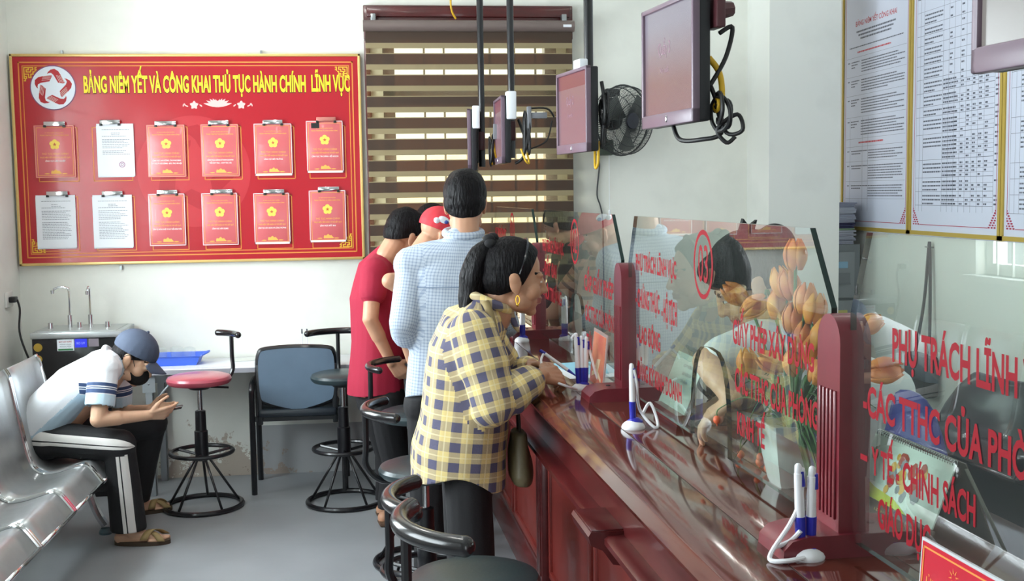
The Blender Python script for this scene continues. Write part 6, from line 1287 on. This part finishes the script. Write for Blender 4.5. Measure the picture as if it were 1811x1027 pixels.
b = Blob(); b.tube([nk+V((.068*math.cos(a), .068*math.sin(a), .02-.03*math.cos(a)*-1)) for a in [2*PI*k/20 for k in range(20)]], .016, 8, closed=True); b.cap(nk+V((-.07, 0, -.02)), nk+V((-.12, -.02, -.10)), .02, .03); obj('neck_scarf', b.fuse(.006, 2), mat('scarf_navy_pink', (96, 92, 150), .8, var=.5, vscale=26, vcol=(216, 170, 160)), ck)
trousers(Jc, mat('clerk_skirt_black', (30, 30, 34), .8), ck, cuffz=.05)
b = Blob(); h7.hair(b, .014); h7.ell(b, (0, -.115, .045), (.052, .05, .055)); h7.ell(b, (.03, .05, .085), (.05, .05, .035)); h7.ell(b, (-.03, .05, .085), (.05, .05, .035)); obj('hair', b.fuse(.006, 2, [h7.cut((.10, .045), (.0, -.012), (.1, -.1)), h7.cut((.0, -.012), (-.09, -.07), (0, -.2))]), HAIR, ck)
obj('hair_bow', MB().prism([(-.02, 0), (.02, 0), (.028, .03), (.005, .014), (-.01, .034)], -.01, .01, Matrix.Translation(h7.p(0, -.07, .118))), mat('bow_black', (18, 18, 20), .8), ck, flat=True)
c0 = PT(1574, 800, 2.55); bc = thing('plastic_chair', 'blue plastic chair behind the counter, seen through the nearest glass screen', 'chair', (c0.x, c0.y, 0), RZ+rad(10)); BPL = mat('blue_chair_plastic', (46, 54, 138), .35); zc = c0.z
g = []
for i in range(9):
    v = i/8; g.append([V((.03*u*u+.05*v, u*.17*(1-.55*max(0, v-.55)**1.2*2.2*abs(u)), zc-.28+.43*v-.10*u*u*v)) for u in [-1+j/5 for j in range(11)]])
b = MB(); b.sheet(g); o = obj('back_shell', b, BPL, bc); o.modifiers.new('t', 'SOLIDIFY').thickness = .008
obj('seat_shell', MB().box((.22, 0, zc-.30), (.40, .38, .025), None, .01), BPL, bc)
for x in (.06, .38):
    for y in (-.15, .15): obj('leg', MB().cyl((x, y, 0), (x, y*.9, zc-.30), .014), BPL, bc)
# ------------------------------------------------------------------ black office chair at the right edge, behind the glass
c0 = PT(1800, 835, 2.5); oc = thing('office_chair', 'black swivel chair with ribbed armrest behind the nearest glass', 'chair', (c0.x+.02, c0.y, 0), rad(38)); OCB = mat('chair_black_vinyl', (34, 36, 46), .3, coat=.15)
zc = c0.z
b = MB(); g = []
for i in range(11):
    v = i/10; row = []
    for j in range(9):
        u = j/4-1; w_ = .235*(math.sin(PI*min(max(.14+v*.78, 0), 1))**.45); row.append(V((.05*u*u-.04*math.sin(v*3), u*w_, zc-.20+v*.42)))
    g.append(row)
b.sheet(g); o = obj('backrest', b, OCB, oc); m_ = o.modifiers.new('t', 'SOLIDIFY'); m_.thickness = .07; m_.offset = 0; m_ = o.modifiers.new('b', 'BEVEL'); m_.width = .02; m_.segments = 3
obj('seat', MB().box((-.22, 0, zc-.42), (.46, .48, .10), None, .04), OCB, oc)
for sy in (-1, 1):
    l = obj('armrest', MB().tube([(-.02, sy*.26, zc-.10), (-.14, sy*.27, zc-.075), (-.26, sy*.27, zc-.10), (-.30, sy*.27, zc-.15)], .032, 12, smooth=5), OCB, oc)
    pts = spline([V(p) for p in ((-.02, sy*.26, zc-.12), (.04, sy*.27, zc-.22), (-.02, sy*.27, zc-.32), (-.14, sy*.27, zc-.34), (-.24, sy*.26, zc-.30))], 8); b = MB(); rr_ = [.022 if i % 2 else .029 for i in range(len(pts))]; b.tube(pts, rr_, 10); obj('ribbed_support', b, BLK, l)
obj('column', MB().cyl((-.2, 0, .08), (-.2, 0, zc-.45), .03), BLK, oc)
for k in range(5):
    a = k*2*PI/5; l = obj('base_leg', MB().tube([(-.2, 0, .10), (-.2+.28*math.cos(a), .28*math.sin(a), .07)], .02, 8), BLK, oc); obj('caster', MB().ell((-.2+.28*math.cos(a), .28*math.sin(a), .032), (.03, .02, .03), None, 12, 8), BLK, l)
